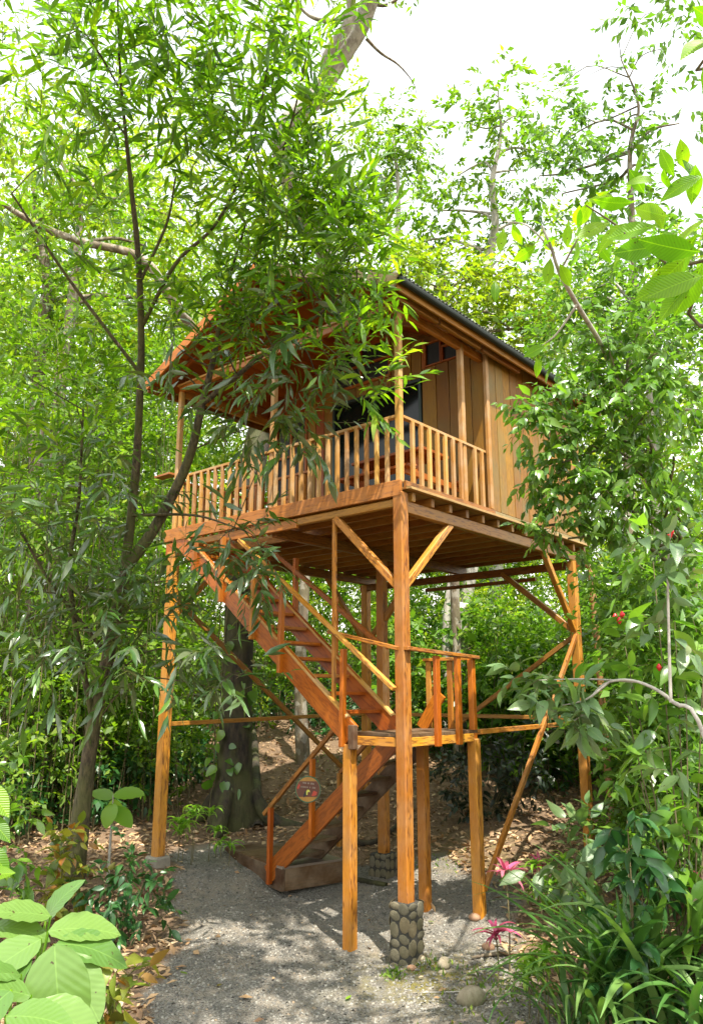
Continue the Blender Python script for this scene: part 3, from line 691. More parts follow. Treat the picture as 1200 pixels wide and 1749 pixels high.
disc('rim', SR, -.012, .012, grn, sg); disc('face', SR*.92, .006, .0155, ylw, sg)
def poly(name, pts, mat, z=.0175, par=None):
    n_ = len(pts); V = [(x*SR, y*SR, z-.004) for x, y in pts]+[(x*SR, y*SR, z) for x, y in pts]
    F = [list(range(n_, 2*n_))]+[[k, (k+1) % n_, n_+(k+1) % n_, n_+k] for k in range(n_)]
    return put(name, mesh_np(name, V, F, mat), par or sg, rotS)
arc = lambda a0, a1, r=.9, n_=10: [(r*math.cos(R(a)), r*math.sin(R(a))) for a in np.linspace(a0, a1, n_)]
poly('painted_band', arc(-38, 42)+arc(138, 218), brn); poly('painted_patch', [(.28, -.45), (.45, -.1), (.72, -.2), (.66, -.42), (.4, -.5)], rd, .019); poly('painted_patch', [(-.86, .1), (-.7, .42), (-.62, .3), (-.74, .0)], rd, .019)
poly('toucan_body', [(-.35, -.62), (-.22, -.5), (-.05, -.42), (-.02, -.18), (-.1, -.08), (-.24, -.16), (-.34, -.4)], blk, .020); poly('toucan_bill', [(-.12, -.4), (-.13, -.15), (-.04, -.02), (.12, -.05), (.17, -.22), (.08, -.18), (.0, -.2), (-.04, -.42)], lim, .021)
rr = random.Random(4)
for row, y0, gaps, x0, x1 in ((0, .5, (4, 7), -.38, .45), (1, .2, (6, 8), -.52, .55)):
    nL = 12; 
    for k in range(nL):
        if k in gaps: continue
        xx = x0+(x1-x0)*k/(nL-1); yy = y0-.10*(k/nL)
        poly('lettering', [(xx-.012, yy-.06), (xx+.016, yy-.06), (xx+.016, yy+rr.uniform(.03, .07)), (xx-.012, yy+.06)], pal, .0195)

# ---- table and benches on the veranda
tb = thing('picnic_table', 'reddish wooden picnic table with benches on the veranda', 'table', (-.75, 1.0, 4.915))
for k in range(4): bar('tabletop_plank', (-1.35, .78+.15*k, 5.62), (-.18, .78+.15*k, 5.62), .14, .035, W_CEIL, tb)
for y in (.50, 1.58):
    for k in range(2): bar('bench_plank', (-1.35, y+.11*k-.05, 5.33), (-.18, y+.11*k-.05, 5.33), .10, .035, W_CEIL, tb)
for x in (-1.2, -.33):
    bar('leg', (x, .62, 4.915), (x, .85, 5.6), .05, .08, W_CEIL, tb); bar('leg', (x, 1.4, 4.915), (x, 1.15, 5.6), .05, .08, W_CEIL, tb); bar('cross_bar', (x+.05, .44, 5.285), (x+.05, 1.66, 5.285), .045, .08, W_CEIL, tb)
card = simple('white card', (.75, .75, .72), .5)
cdt = tag(bar('menu_card', (-.42, 1.2, 5.64), (-.42, 1.2, 5.78), .12, .01, card, None, up=(.6, .8, 0), c=.001), 'small white card standing on the veranda table', 'card')

# ================================================================== vegetation
def clump(px, py, d, r, n, flat=.8): return (np.array(at(px, py, d)), (r, r, r*flat), n)
def limbs(parent, stems, clumps, mat, r0=.022, seed=0, name='branch', sag=.15):
    """a thin limb from the nearest stem point to every clump centre"""
    nodes = np.vstack([spline(s, 5) for s in stems]); rg = np.random.default_rng(seed)
    for c, r, n in clumps:
        dv = nodes[:, :3]-c; dist = np.linalg.norm(dv, axis=1)+np.maximum(0, nodes[:, 2]-c[2]+.2)*1.2
        k = int(np.argmin(dist)); a = nodes[k, :3]; L = np.linalg.norm(c-a)
        if L < .08: continue
        mid = (a+c)/2+rg.normal(size=3)*L*.10+np.array([0, 0, sag*L]); rad = min(nodes[k, 3]*.8, r0)
        tube(name, [P4(a, rad), P4(mid, rad*.75), P4(c, rad*.4)], mat, parent, 6, 4)
T_LANCE = leaf_tpl(3, .25, .22, .42, .2); N_LANCE = [leaf_tpl(6, .3, dr, .42, .2, wave=.08) for dr in (.12, .28, .45)]
T_OVAL = leaf_tpl(3, .25, .25, .42, .42); N_OVAL = [leaf_tpl(6, .28, dr, .42, .42, wave=.06) for dr in (.15, .3, .5)]

# ---- foreground tree with lance leaves
fb = at(128, 1478, 10.9); fz = gz(fb.x, fb.y)
ft = thing('lance_leaf_tree', 'slender multi-stemmed tree with narrow glossy leaves in front of the veranda', 'tree', (fb.x, fb.y, fz))
def S(*p): return [P4(at(x, y, d), r) for x, y, d, r in p]
stems = [
    [P4((fb.x-.05, fb.y, fz-.15), .16)]+S((140, 1380, 10.8, .105), (160, 1240, 10.6, .085), (185, 1120, 10.4, .08), (214, 970, 10.2, .08)),
    S((214, 970, 10.2, .065), (232, 800, 10, .05), (241, 600, 9.8, .042), (236, 440, 9.6, .034), (222, 300, 9.6, .024), (205, 120, 9.7, .014), (200, -60, 9.7, .008)),
    S((214, 972, 10.2, .075), (268, 895, 10.05, .07), (320, 790, 9.9, .058), (345, 690, 9.8, .046), (365, 610, 9.75, .034), (385, 500, 9.7, .02), (420, 380, 9.6, .012)),
    S((345, 690, 9.8, .036), (395, 650, 9.6, .032), (450, 605, 9.3, .024), (540, 540, 9.0, .015), (610, 480, 8.8, .008)),
    S((241, 560, 9.75, .026), (300, 450, 9.5, .022), (370, 380, 9.4, .018), (430, 250, 9.4, .012), (460, 90, 9.4, .007)),
    S((240, 480, 9.6, .02), (285, 380, 9.6, .015), (300, 300, 9.6, .009)),
    S((160, 1240, 10.6, .04), (120, 1000, 10.2, .03), (135, 850, 10, .02), (142, 700, 9.9, .012)),
    S((185, 1120, 10.4, .03), (90, 1000, 9.9, .02), (20, 880, 9.6, .011)),
    S((225, 880, 10.05, .022), (330, 880, 9.8, .015), (400, 900, 9.6, .009)),
    S((241, 640, 9.8, .022), (120, 480, 9.7, .018), (20, 330, 9.6, .01)),
    S((460, 330, 9.4, .012), (500, 200, 9.3, .01), (530, 60, 9.3, .006)),
]
for k, s in enumerate(stems): tube('trunk' if k == 0 else 'stem', s, B_FG, ft, 10, 6, .05, k)
cu = [clump(*c) for c in (
    (110, 60, 9.6, .75, 34), (250, 40, 9.6, .8, 40), (390, 40, 9.4, .7, 36), (510, 40, 9.3, .4, 22), (180, 180, 9.6, .8, 40), (320, 170, 9.5, .8, 44), (440, 190, 9.4, .6, 32), (530, 170, 9.3, .36, 18),
    (90, 290, 9.6, .8, 26), (230, 300, 9.7, .7, 18), (420, 310, 9.4, .6, 32), (500, 320, 9.1, .55, 34), (550, 420, 8.9, .5, 36), (620, 440, 8.7, .42, 30), (490, 430, 9.0, .55, 32), (560, 340, 9.0, .35, 16), (400, 510, 9.4, .42, 16), (330, 530, 9.6, .4, 12), (450, 560, 9.2, .36, 12), (560, 500, 8.85, .38, 18), (300, 590, 9.7, .35, 9), (390, 600, 9.4, .3, 8), (500, 380, 9.1, .45, 20), (360, 460, 9.5, .5, 10),
    (60, 420, 9.8, .7, 18), (160, 500, 9.9, .6, 10), (440, 480, 9.3, .4, 12), (590, 580, 8.6, .30, 16), (620, 650, 8.55, .26, 12), (40, 640, 9.6, .55, 20), (130, 690, 9.7, .55, 20), (60, 780, 9.5, .55, 22))]
cd2 = [clump(*c) for c in (
    (540, 640, 8.9, .34, 11), (460, 640, 9.2, .36, 10), (430, 730, 9.3, .38, 12), (510, 730, 9.0, .28, 9), (350, 580, 9.7, .45, 8), (300, 640, 9.8, .4, 7), (540, 540, 8.9, .32, 9),
    (170, 800, 9.9, .5, 14), (30, 900, 9.4, .5, 20), (140, 920, 9.7, .55, 20), (230, 860, 9.9, .4, 8),
    (60, 1010, 9.5, .55, 22), (190, 1010, 9.6, .5, 20), (250, 1060, 9.5, .4, 16), (90, 1110, 9.6, .5, 18), (200, 1130, 9.5, .45, 18), (400, 930, 9.1, .30, 13), (450, 980, 9.0, .24, 8), (340, 1120, 9.2, .32, 14), (400, 1180, 9.2, .24, 7), (300, 990, 9.4, .3, 6), (350, 950, 9.3, .28, 8))]
cl = cu+cd2
limbs(ft, stems[1:], cl, B_FG, .012, 3)
crown(ft, np.random.default_rng(11), cu, L_WIL, T_LANCE, near=120, near_tpls=N_LANCE, m=11, twigL=.6, leafL=.225, droop=.10, spread=.62, jit=.2, outw=.5, lift=.55, twigr=.004)
crown(ft, np.random.default_rng(12), cd2, L_SHEEN, T_LANCE, near=180, near_tpls=N_LANCE, m=10, twigL=.55, leafL=.26, droop=.40, spread=.75, jit=.22, outw=.6, lift=.05, twigr=.004)

# ---- the big old tree behind the stairs
bb = Vector((-5.35, 2.35, 0)); bz = gz(bb.x, bb.y)
bt = thing('old_forest_tree', 'massive dark mossy tree trunk with buttress roots behind the stairs, pale limbs above the roof', 'tree', (bb.x, bb.y, bz))
def flute(t, a): return 1+max(0, 1-t*7)*(.35*max(0, math.cos(3*a+.4))**2)+.05*math.sin(5*a+t*9)
tube('trunk', [P4((bb.x, bb.y, bz-.25), .52), P4((bb.x, bb.y, bz+.3), .40), P4((bb.x-.02, bb.y, bz+1.1), .29), P4((bb.x-.08, bb.y+.02, 3.2), .265), P4((bb.x-.3, bb.y+.3, 6), .25), P4((bb.x-.35, bb.y+1.0, 8.5), .24), P4((bb.x+.3, bb.y+2.4, 11.2), .19)], B_MOSS, bt, 20, 8, .03, 5, flute)
for ax, ay, L in ((.9, .5, 1.3), (.5, -1.0, .8), (-1, -.3, .9)):
    a = Vector((ax, ay, 0)).normalized(); p1 = bb+a*.3; p2 = bb+a*.65; p3 = bb+a*L
    tube('buttress_root', [P4((p1.x, p1.y, bz+.55), .12), P4((p2.x, p2.y, gz(p2.x, p2.y)+.1), .12), P4((p3.x, p3.y, gz(p3.x, p3.y)-.03), .05)], B_MOSS, bt, 8, 5, .06)
q0 = (bb.x+.3, bb.y+2.4, 11.2)
pl = [P4(q0, .19)]+S((480, 260, 16.3, .18), (545, 160, 16.4, .18), (580, 100, 16.5, .17), (615, 45, 16.6, .16), (640, -40, 16.7, .15), (660, -160, 16.8, .08))
tube('limb', pl, B_PALE, bt, 14, 6, .04, 8)
tube('limb', S((556, 150, 16.4, .12), (560, 95, 16.3, .11), (590, 48, 16.3, .10), (600, 10, 16.4, .09), (580, -60, 16.5, .06)), B_PALE, bt, 10, 6, .04, 9)
tube('limb', S((596, 25, 16.4, .06), (560, 35, 16.3, .05), (520, 20, 16.3, .03), (490, -30, 16.3, .02)), B_PALE, bt, 8, 5)
tube('branch', S((625, 65, 16.6, .035), (650, 90, 16.6, .028), (680, 110, 16.7, .02), (705, 140, 16.8, .01), (712, 165, 16.8, .006)), B_MID, bt, 6, 4); tube('branch', S((635, 5, 16.7, .04), (660, 8, 16.7, .03), (690, -10, 16.8, .02)), B_MID, bt, 6, 4)
tube('limb', [(bb.x-.33, bb.y+.75, 7.7, .10)]+S((300, 520, 14.6, .085), (240, 440, 14.8, .075), (130, 410, 15, .065), (40, 370, 15.4, .05), (-60, 300, 15.6, .03)), B_MID, bt, 10, 5, .05, 3)
cl = [clump(*c) for c in ((20, 120, 15.3, 1.1, 26), (90, 20, 15.5, 1.0, 24), (-20, 300, 15.5, 1.0, 20), (560, -120, 16.5, 1.3, 40), (700, -160, 16.8, 1.2, 40), (60, 470, 15.2, 1.0, 30), (190, 400, 14.9, .7, 16))]
crown(bt, np.random.default_rng(7), cl, L_BACK, kite(.4), m=9, twigL=.6, leafL=.16, droop=.3, twigr=.006)

# ---- generic forest tree
def ftree(name, label, trunk, clumps, mat, bk, seed, leaf=.14, m=9, ratio=.45, group=None, twigL=.5, near=0, droop=.35, tpl=None, twigr=.005, near_tpls=None, jit=.35, clear=None):
    b = trunk[0]; t = thing(name, label, 'tree', (b[0], b[1], gz(b[0], b[1])), group)
    tube('trunk', trunk, bk, t, 10, 6, .05, seed); limbs(t, [trunk], clumps, bk, .05, seed)
    crown(t, np.random.default_rng(seed), clumps, mat, tpl or kite(ratio), near=near, near_tpls=near_tpls, m=m, twigL=twigL, leafL=leaf, droop=droop, twigr=twigr, jit=jit, clear=clear)
    return t
def trunk_px(pts):
    """first point is dropped to the ground"""
    out = S(*pts); b = out[0]; return [(b[0], b[1], gz(b[0], b[1])-.2, b[3]*1.25)]+out[1:]
def gpx(px, d):
    """ground point at picture column px and horizontal distance d"""
    a = at(px, 1185, 10)-CAM; a.z = 0; a.normalize(); p = CAM+a*d; return p.x, p.y
def trunk_g(px, d, pts):
    x, y = gpx(px, d); return [(x, y, gz(x, y)-.2, pts[0][3]*1.3)]+S(*pts)

ftree('slim_tree', 'dense round-topped slim tree rising above the roof below the bare limb', trunk_g(690, 26, [(680, 700, 27, .16), (678, 450, 29, .12), (680, 330, 30, .08), (672, 240, 31, .04)]),
      [clump(*c) for c in ((670, 220, 31, 1.2, 70), (640, 270, 31, 1.1, 60), (700, 260, 31, 1.0, 50), (675, 310, 31, 1.1, 60), (620, 330, 31, .8, 30))], L_BACK, B_PALE, 21, leaf=.22)
ftree('tall_sparse_tree', 'tall sparse-leaved tree with pale trunk against the sky right of the roof peak', trunk_g(850, 22, [(838, 620, 23.5, .17), (832, 470, 25, .15), (845, 380, 25.6, .12), (840, 310, 26, .09), (855, 230, 26.6, .05), (850, 150, 27, .02)]),
      [clump(*c) for c in ((840, 150, 27, 1.0, 16), (800, 210, 27, .9, 22), (850, 200, 26.7, .8, 20), (900, 200, 27, 1.0, 24), (780, 300, 26.5, 1.0, 30), (880, 290, 26.4, 1.1, 36), (930, 260, 26.8, 1.0, 26), (740, 360, 26, 1.0, 34), (820, 370, 25.8, 1.0, 26), (900, 380, 25.9, 1.1, 34), (760, 440, 25.5, 1.0, 44), (860, 450, 25, 1.0, 36), (700, 420, 26, 1.0, 36), (720, 480, 25, .8, 30))], L_BACK, B_PALE, 22, leaf=.24)
ftree('airy_tree', 'airy high tree with scattered hanging leaves at the upper right of the sky', trunk_g(1060, 18, [(1075, 700, 19, .12), (1080, 430, 20, .08), (1075, 260, 21, .05), (1090, 180, 21.5, .03), (1060, 100, 22, .015)]),
      [clump(*c) for c in ((1000, 130, 22, .7, 10), (1000, 200, 22, .9, 24), (960, 240, 22, .8, 20), (1060, 210, 22, .8, 20), (1100, 190, 21.5, .5, 8), (1020, 280, 21.5, .9, 26), (1090, 280, 21, .8, 16), (1160, 210, 21, .6, 8), (1140, 80, 22, .8, 12), (1170, 20, 22, .8, 18), (1080, 10, 22, .5, 8), (960, 330, 21.5, .8, 20), (1060, 350, 21, .7, 18), (920, 300, 22, .6, 12), (930, 180, 22.5, .6, 8))], L_OVAL, B_MID, 23, leaf=.22, droop=.6)
ftree('yellow_green_tree', 'yellow-green leafy tree top just above the right roof slope', trunk_g(780, 17, [(770, 760, 18, .09), (765, 600, 19, .07), (760, 500, 19.5, .04)]),
      [clump(*c) for c in ((700, 480, 19.5, .8, 60), (760, 470, 19.6, .8, 60), (820, 520, 19.5, .8, 60), (770, 540, 19, .7, 60), (870, 560, 19.5, .9, 66), (840, 480, 20, .7, 40), (660, 440, 19.8, .7, 40), (900, 500, 20, .9, 50), (930, 560, 19.5, .9, 60))], L_YEL, B_MID, 24, leaf=.19)
ftree('leaning_grey_tree', 'pale grey forked trunk leaning right seen below the cabin floor', trunk_g(770, 19, [(785, 1080, 19, .17), (800, 1000, 19, .15), (830, 850, 19.5, .12), (860, 640, 20.5, .06)]),
      [clump(*c) for c in ((860, 620, 20.5, 1.2, 60), (950, 560, 21, 1.2, 60), (790, 650, 20.5, 1, 30))], L_BACK, B_PALE, 25, leaf=.18)
ftree('straight_grey_tree', 'thin straight pale trunk beside the leaning trunk below the cabin', trunk_g(757, 18.5, [(762, 1060, 18.5, .09), (772, 960, 18.7, .08), (775, 700, 19.5, .05)]),
      [clump(*c) for c in ((800, 600, 20, 1, 40), (740, 620, 20, 1, 30))], L_BACK, B_PALE, 26, leaf=.18)
ftree('dark_trunk_tree', 'dark narrow trunk in the leaf-strewn clearing behind the upper stairs', trunk_g(520, 17.5, [(512, 1150, 17.5, .13), (520, 1000, 17.6, .12), (530, 760, 18.5, .09)]),
      [clump(*c) for c in ((470, 740, 18, 1, 40), (560, 700, 18.5, 1, 30), (420, 600, 18.5, 1, 40))], L_BACK, B_MID, 27, leaf=.17)
ftree('lichen_tree', 'brown lichen-spotted trunk standing farthest left behind the front tree', trunk_g(70, 17, [(62, 760, 17.5, .15), (70, 600, 18, .14), (80, 470, 18.4, .10), (60, 380, 18.8, .05)]),
      [clump(*c) for c in ((30, 420, 18.5, 1.1, 60), (110, 400, 18.8, 1.0, 60), (10, 540, 18.2, 1.0, 50), (140, 500, 18.5, 1.0, 60), (60, 320, 19, 1.1, 50), (200, 360, 19, 1.1, 60), (170, 580, 18.5, 1.0, 50))], L_BACK, B_MID, 28, leaf=.17)
ftree('forked_lichen_tree', 'greyer leaning trunk just right of the lichen-spotted trunk', trunk_g(100, 16, [(100, 700, 16.5, .12), (118, 560, 17, .11), (128, 470, 17.3, .09), (140, 330, 17.8, .05)]),
      [clump(*c) for c in ((150, 300, 18, 1.1, 50), (250, 420, 18, 1.1, 60), (220, 520, 17.5, 1, 50), (300, 520, 17.5, .9, 40), (330, 380, 18, 1.0, 40), (90, 240, 18.5, 1.1, 40), (290, 270, 18.5, 1.2, 40))], L_YEL, B_MID, 29, leaf=.16)
ftree('bushy_tree', 'bushy light-green tree filling the right edge above the shrub thicket', trunk_g(1130, 14, [(1120, 900, 14, .08), (1112, 700, 14.3, .07), (1100, 560, 14.8, .05)]),
      [clump(*c) for c in ((1120, 470, 15, .9, 60), (1020, 490, 15, .8, 60), (1180, 540, 14.5, .8, 60), (1060, 560, 14.8, .8, 66), (960, 520, 15.5, .8, 50), (1140, 620, 14.3, .8, 60), (1190, 700, 14, .7, 46), (980, 590, 15.2, .7, 50), (1190, 440, 15.5, .8, 46), (1060, 420, 15.8, .8, 40))], L_OVAL, B_PALE, 30, leaf=.16)

# ---- drooping oval-leaf tree against the right wall of the cabin
rt_tr = trunk_g(1205, 9.6, [(1185, 1000, 9.6, .035), (1150, 850, 9.3, .03), (1110, 760, 9.1, .025), (1060, 660, 9, .015)])
cl = [clump(*c) for c in ((930, 690, 8.7, .30, 26), (920, 740, 8.6, .28, 22), (990, 680, 8.9, .36, 34), (960, 790, 8.6, .30, 24), (930, 820, 8.5, .22, 12), (1010, 760, 8.6, .36, 34), (1070, 700, 8.8, .38, 36), (1130, 680, 8.9, .4, 34), (1010, 850, 8.5, .30, 24), (960, 880, 8.5, .22, 14), (1080, 800, 8.6, .36, 34), (1150, 780, 8.6, .36, 30), (1080, 620, 9.1, .4, 34), (1000, 620, 9.2, .34, 26), (1160, 600, 9.2, .4, 30), (910, 900, 8.5, .16, 6), (1060, 880, 8.5, .3, 18), (970, 920, 8.4, .18, 6), (1140, 870, 8.5, .34, 20), (1030, 560, 9.4, .4, 24), (1120, 530, 9.5, .4, 24))]
ftree('drooping_tree', 'small tree with drooping oval leaves overlapping the right cabin wall', rt_tr, cl, L_OVAL, B_TWIG, 31, leaf=.135, m=9, tpl=T_OVAL, near=300, near_tpls=N_OVAL, twigL=.3, droop=.75, jit=.25, twigr=.004)

# ---- ribbed-leaf tree reaching in at the top right, unseen crown placed to dapple the path with shade
T_RIB = leaf_tpl(4, .18, .18, .5, .44); N_RIB = [leaf_tpl(8, .18, dr, .52, .44, wave=.05) for dr in (.1, .25, .4)]
cx0, cy0 = 9.5, -3.4
ct = thing('ribbed_leaf_tree', 'tree with large ribbed backlit leaves reaching in at the top right corner', 'tree', (cx0, cy0, gz(cx0, cy0)))
tk = [(cx0, cy0, gz(cx0, cy0)-.2, .22), (9.3, -3.6, 3, .17), (8.7, -3.9, 6, .15), (7.3, -4.2, 8.8, .11), (5.6, -4.2, 10.4, .06), (3.8, -3.8, 11, .03)]
tube('trunk', tk, B_MID, ct, 12, 6, .04, 3)
tk2 = [(9.2, -3.65, 3.6, .09), (8.2, -2.6, 5.0, .035)]+S((1260, 430, 5.7, .014), (1165, 410, 5.6, .009), (1130, 400, 5.6, .005)); tube('limb', tk2, B_TWIG, ct, 8, 5)
tk3 = [(8.75, -3.85, 5.6, .04)]+S((1320, 60, 4.8, .012), (1240, 50, 4.4, .005)); tube('limb', tk3, B_TWIG, ct, 8, 5)
rg = np.random.default_rng(17)
PB = []; 
for (x, y, d, dx, dy, s) in ((1120, 385, 5.5, -100, 20, .36), (1100, 400, 5.6, -60, 40, .3), (1140, 440, 5.4, 20, 70, .3), (1160, 470, 5.3, -80, 45, .36), (1080, 345, 6.0, -70, 10, .34), (1070, 380, 6.0, -60, 40, .3), (1100, 330, 5.9, -30, -50, .24), (1195, 430, 5.2, -90, -10, .42), (1200, 300, 5.4, -60, 20, .3), (1170, 290, 5.6, -10, -60, .22), (1050, 320, 6.3, -40, 30, .24), (1165, 395, 5.5, -90, 25, .40), (1150, 330, 5.5, -30, -50, .26), (1140, 370, 5.6, -70, -20, .3), (1130, 420, 5.4, -80, 10, .36), (1180, 350, 5.5, 10, -70, .28), (1190, 400, 5.4, -50, 70, .42), (1170, 440, 5.3, -60, 60, .38), (1200, 450, 5.3, -30, 60, .4), (1150, 300, 5.6, -25, -45, .22), (1120, 310, 5.6, -60, -15, .24), (1195, 320, 5.5, -20, -40, .25), (1200, 470, 5.2, -70, 20, .4), (1110, 345, 5.7, 30, 40, .22), (1210, 370, 5.4, -40, 30, .34), (1185, 480, 5.3, -70, 60, .36),
                          (1215, 70, 4.3, -55, -10, .26), (1220, 90, 4.3, -20, 60, .3), (1225, 40, 4.3, -40, -30, .22), (1230, 190, 4.4, -40, 25, .2),
                          (1040, 380, 6.4, -50, 20, .34), (1010, 340, 6.5, -25, 50, .26), (990, 350, 6.5, -15, 60, .24), (970, 380, 6.6, -5, 70, .22), (1050, 420, 6.4, 10, 60, .26), (1060, 350, 6.4, -50, -20, .28), (1080, 300, 6.4, 20, -40, .22), (1020, 410, 6.5, 20, 50, .24)):
    p = np.array(at(x, y, d)); q = np.array(at(x+dx, y+dy, d-.05+rg.normal()*.08)); PB.append((p, q-p, s))
P = np.array([a for a, b, c in PB]); D = np.array([b for a, b, c in PB]); N = nrm(np.array(CAM)-P)*.75+rg.normal(size=P.shape)*.35+np.array([0, 0, .35])
leaf_objs(ct, N_RIB, L_TOP, P, bases(D, N), np.array([c*.85 for a, b, c in PB]), range(len(P)))
tube('limb', [(9.25, -3.62, 3.2, .04)]+S((1300, 560, 6.2, .018), (1180, 480, 6.3, .013), (1060, 390, 6.4, .009), (1000, 350, 6.5, .005)), B_TWIG, ct, 8, 4)
cl = [(np.array(c), (r, r, r*.6), n) for c, r, n in (((5.2, -3.6, 10.4), .9, 22), ((4.0, -3.6, 10.9), .9, 26), ((2.6, -3.2, 10.6), .9, 24), ((4.6, -5.0, 10.2), .9, 24), ((3.1, -4.8, 10.2), .9, 26), ((6.3, -4.4, 9.6), 1.0, 24), ((1.8, -4.4, 10.3), .8, 20), ((5.6, -2.3, 10.6), .9, 14), ((2.0, -5.8, 10.0), .9, 22), ((.9, -5.4, 9.8), .8, 18))]
limbs(ct, [tk], cl, B_MID, .05, 2); crown(ct, np.random.default_rng(41), cl, L_TOP, T_RIB, m=8, twigL=.7, leafL=.30, droop=.4, twigr=.008)

# ---- pale sapling whose top shows against the sky
x, y = gpx(1140, 10.6); sp = thing('pale_sapling', 'pale slender sapling stem with broad hanging leaves against the sky right of the roof', 'tree', (x, y, gz(x, y)))
tube('trunk', [(x, y, gz(x, y)-.1, .035)]+S((1130, 1000, 10.6, .03), (1100, 800, 10.4, .028), (1040, 620, 9.6, .026), (985, 520, 7.2, .02), (955, 465, 6.9, .016), (940, 420, 6.8, .012), (925, 385, 6.85, .008)), B_PALE, sp, 8, 5)
tube('branch', S((945, 430, 6.85, .01), (900, 385, 6.95, .007), (860, 378, 7, .004)), B_PALE, sp, 6, 4); tube('branch', S((985, 520, 7.0, .012), (950, 570, 7.0, .008), (925, 590, 7.0, .004)), B_PALE, sp, 6, 4); tube('branch', S((955, 465, 6.9, .01), (990, 400, 6.7, .007), (1010, 360, 6.6, .004)), B_PALE, sp, 6, 4)
rg = np.random.default_rng(19); PB = []
for (x, y, d, dx, dy, s) in ((940, 440, 6.8, -10, 60, .22), (955, 450, 6.8, 25, 45, .22), (915, 420, 6.8, -40, 30, .22), (860, 390, 7.0, -10, 55, .2), (875, 380, 7, 15, 50, .2), (845, 480, 7, 0, 40, .18), (880, 350, 7, 10, 40, .18), (930, 590, 7.0, -40, 20, .2), (915, 610, 7.0, 10, 40, .18), (1000, 370, 6.6, -30, 50, .2), (1010, 360, 6.6, 20, 50, .2), (985, 410, 6.7, 5, 55, .22), (960, 400, 6.8, -40, 20, .2), (925, 385, 6.85, -30, -20, .18), (930, 400, 6.85, 20, 45, .2)):
    p = np.array(at(x, y, d)); q = np.array(at(x+dx, y+dy, d-.05+rg.normal()*.08)); PB.append((p, q-p, s))
P = np.array([a for a, b, c in PB]); D = np.array([b for a, b, c in PB]); N = nrm(np.array(CAM)-P)*.7+rg.normal(size=P.shape)*.4+np.array([0, 0, .35])
leaf_objs(sp, N_RIB, L_TOP, P, bases(D, N), np.array([c for a, b, c in PB]), range(len(P)))

# ---- undergrowth and far forest, which read as one mass
def mass(name, label, cat, rng, n_cl, col_rng, d_rng, h_fun, r_rng, mat, leaf, m=8, tw=.4, ratio=.45, twn=(10, 22), gap=None, stems=True):
    cls = []; st = []
    while len(cls) < n_cl:
        px = rng.uniform(*col_rng); d = rng.uniform(*d_rng); x, y = gpx(px, d)
        if gap and gap(x, y, px, d): continue
        z0 = gz(x, y); h = h_fun(px, d, rng); z = z0+h; r = rng.uniform(*r_rng)
        cls.append((np.array([x, y, z]), (r, r, r*.75), int(rng.integers(*twn))))
        st.append((np.array([x+rng.normal()*.2, y+rng.normal()*.2, z0-.05]), np.array([x, y, z])))
    P, B, S_, (TB, tip) = foliage(rng, cls, m=m, twigL=tw, leafL=leaf, droop=.3)
    V, F = stamp(kite(ratio), P, B, S_)
    o = put(name, mesh_np(name, V, F, mat), kind='stuff'); o['label'] = label; o['category'] = cat
    if stems:
        a, b = np.array([s[0] for s in st]), np.array([s[1] for s in st]); V, F = twig_mesh(a, b, .012)
        s2 = put('stems', mesh_np('stems', V, F, B_TWIG), o); s2['kind'] = 'stuff'
    return o
rng = np.random.default_rng(77)
def hole(x, y, px, d):
    return (-6.6 < x < 1.3 and -2 < y < 7.2) or (350 < px < 650 and d < 19.5 and y > 0)
mass('undergrowth', 'tangle of bright green undergrowth on the slope behind the cabin', 'undergrowth', rng, 620, (-60, 1260), (13.5, 25), lambda px, d, r: r.uniform(.15, 1.0)*(1.2+.12*(d-12))*1.9, (.35, .8), L_BACK, .14, gap=hole)
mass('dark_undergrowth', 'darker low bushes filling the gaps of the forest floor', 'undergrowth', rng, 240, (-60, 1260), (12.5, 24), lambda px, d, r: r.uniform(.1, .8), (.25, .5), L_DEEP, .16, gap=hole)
mass('broad_leaf_undergrowth', 'broad-leaved bushes in the understory behind the landing and stairs', 'undergrowth', rng, 150, (640, 1130), (14, 20), lambda px, d, r: r.uniform(.2, 3.2), (.35, .6), L_OVAL, .26, ratio=.5, m=6, twn=(8, 14), gap=hole)
mass('pale_undergrowth', 'pale yellowish bushes scattered through the understory', 'undergrowth', rng, 110, (-60, 1260), (16, 24), lambda px, d, r: r.uniform(.3, 4.5), (.4, .8), L_YEL, .17, ratio=.35, gap=hole)
mass('forest_edge', 'sunlit wall of forest foliage closing the view behind the cabin', 'forest', rng, 560, (-100, 1300), (24, 34), lambda px, d, r: r.uniform(.5, 9.5), (.8, 1.5), L_BACK, .24, twn=(14, 24), m=9, tw=.6)
mass('left_thicket', 'leafy thicket at the left edge behind the front tree', 'thicket', rng, 280, (-80, 300), (12.5, 19), lambda px, d, r: r.uniform(.3, 9.5), (.4, .8), L_BACK, .15, gap=hole)
mass('yellow_forest_edge', 'yellow-green tree tops of the far forest at the left against the white sky', 'forest', rng, 380, (-100, 600), (21, 32), lambda px, d, r: r.uniform(5, 15+r.uniform(0, 8)), (.7, 1.4), L_YEL, .21, twn=(10, 20), m=9, tw=.6, stems=False)
mass('green_forest_edge', 'mid-green tree tops of the far forest behind the left trunks', 'forest', rng, 200, (-100, 560), (19, 28), lambda px, d, r: r.uniform(4, 15), (.6, 1.2), L_BACK, .18, twn=(10, 20), m=9, tw=.5, stems=False)
mass('pale_forest_edge', 'pale yellow-green tree tops rising behind the cabin at the right', 'forest', rng, 260, (580, 1280), (23, 32), lambda px, d, r: r.uniform(5, 11.5+r.uniform(0, 6.5)), (.7, 1.4), L_YEL, .22, twn=(8, 16), m=9, tw=.6, stems=False)
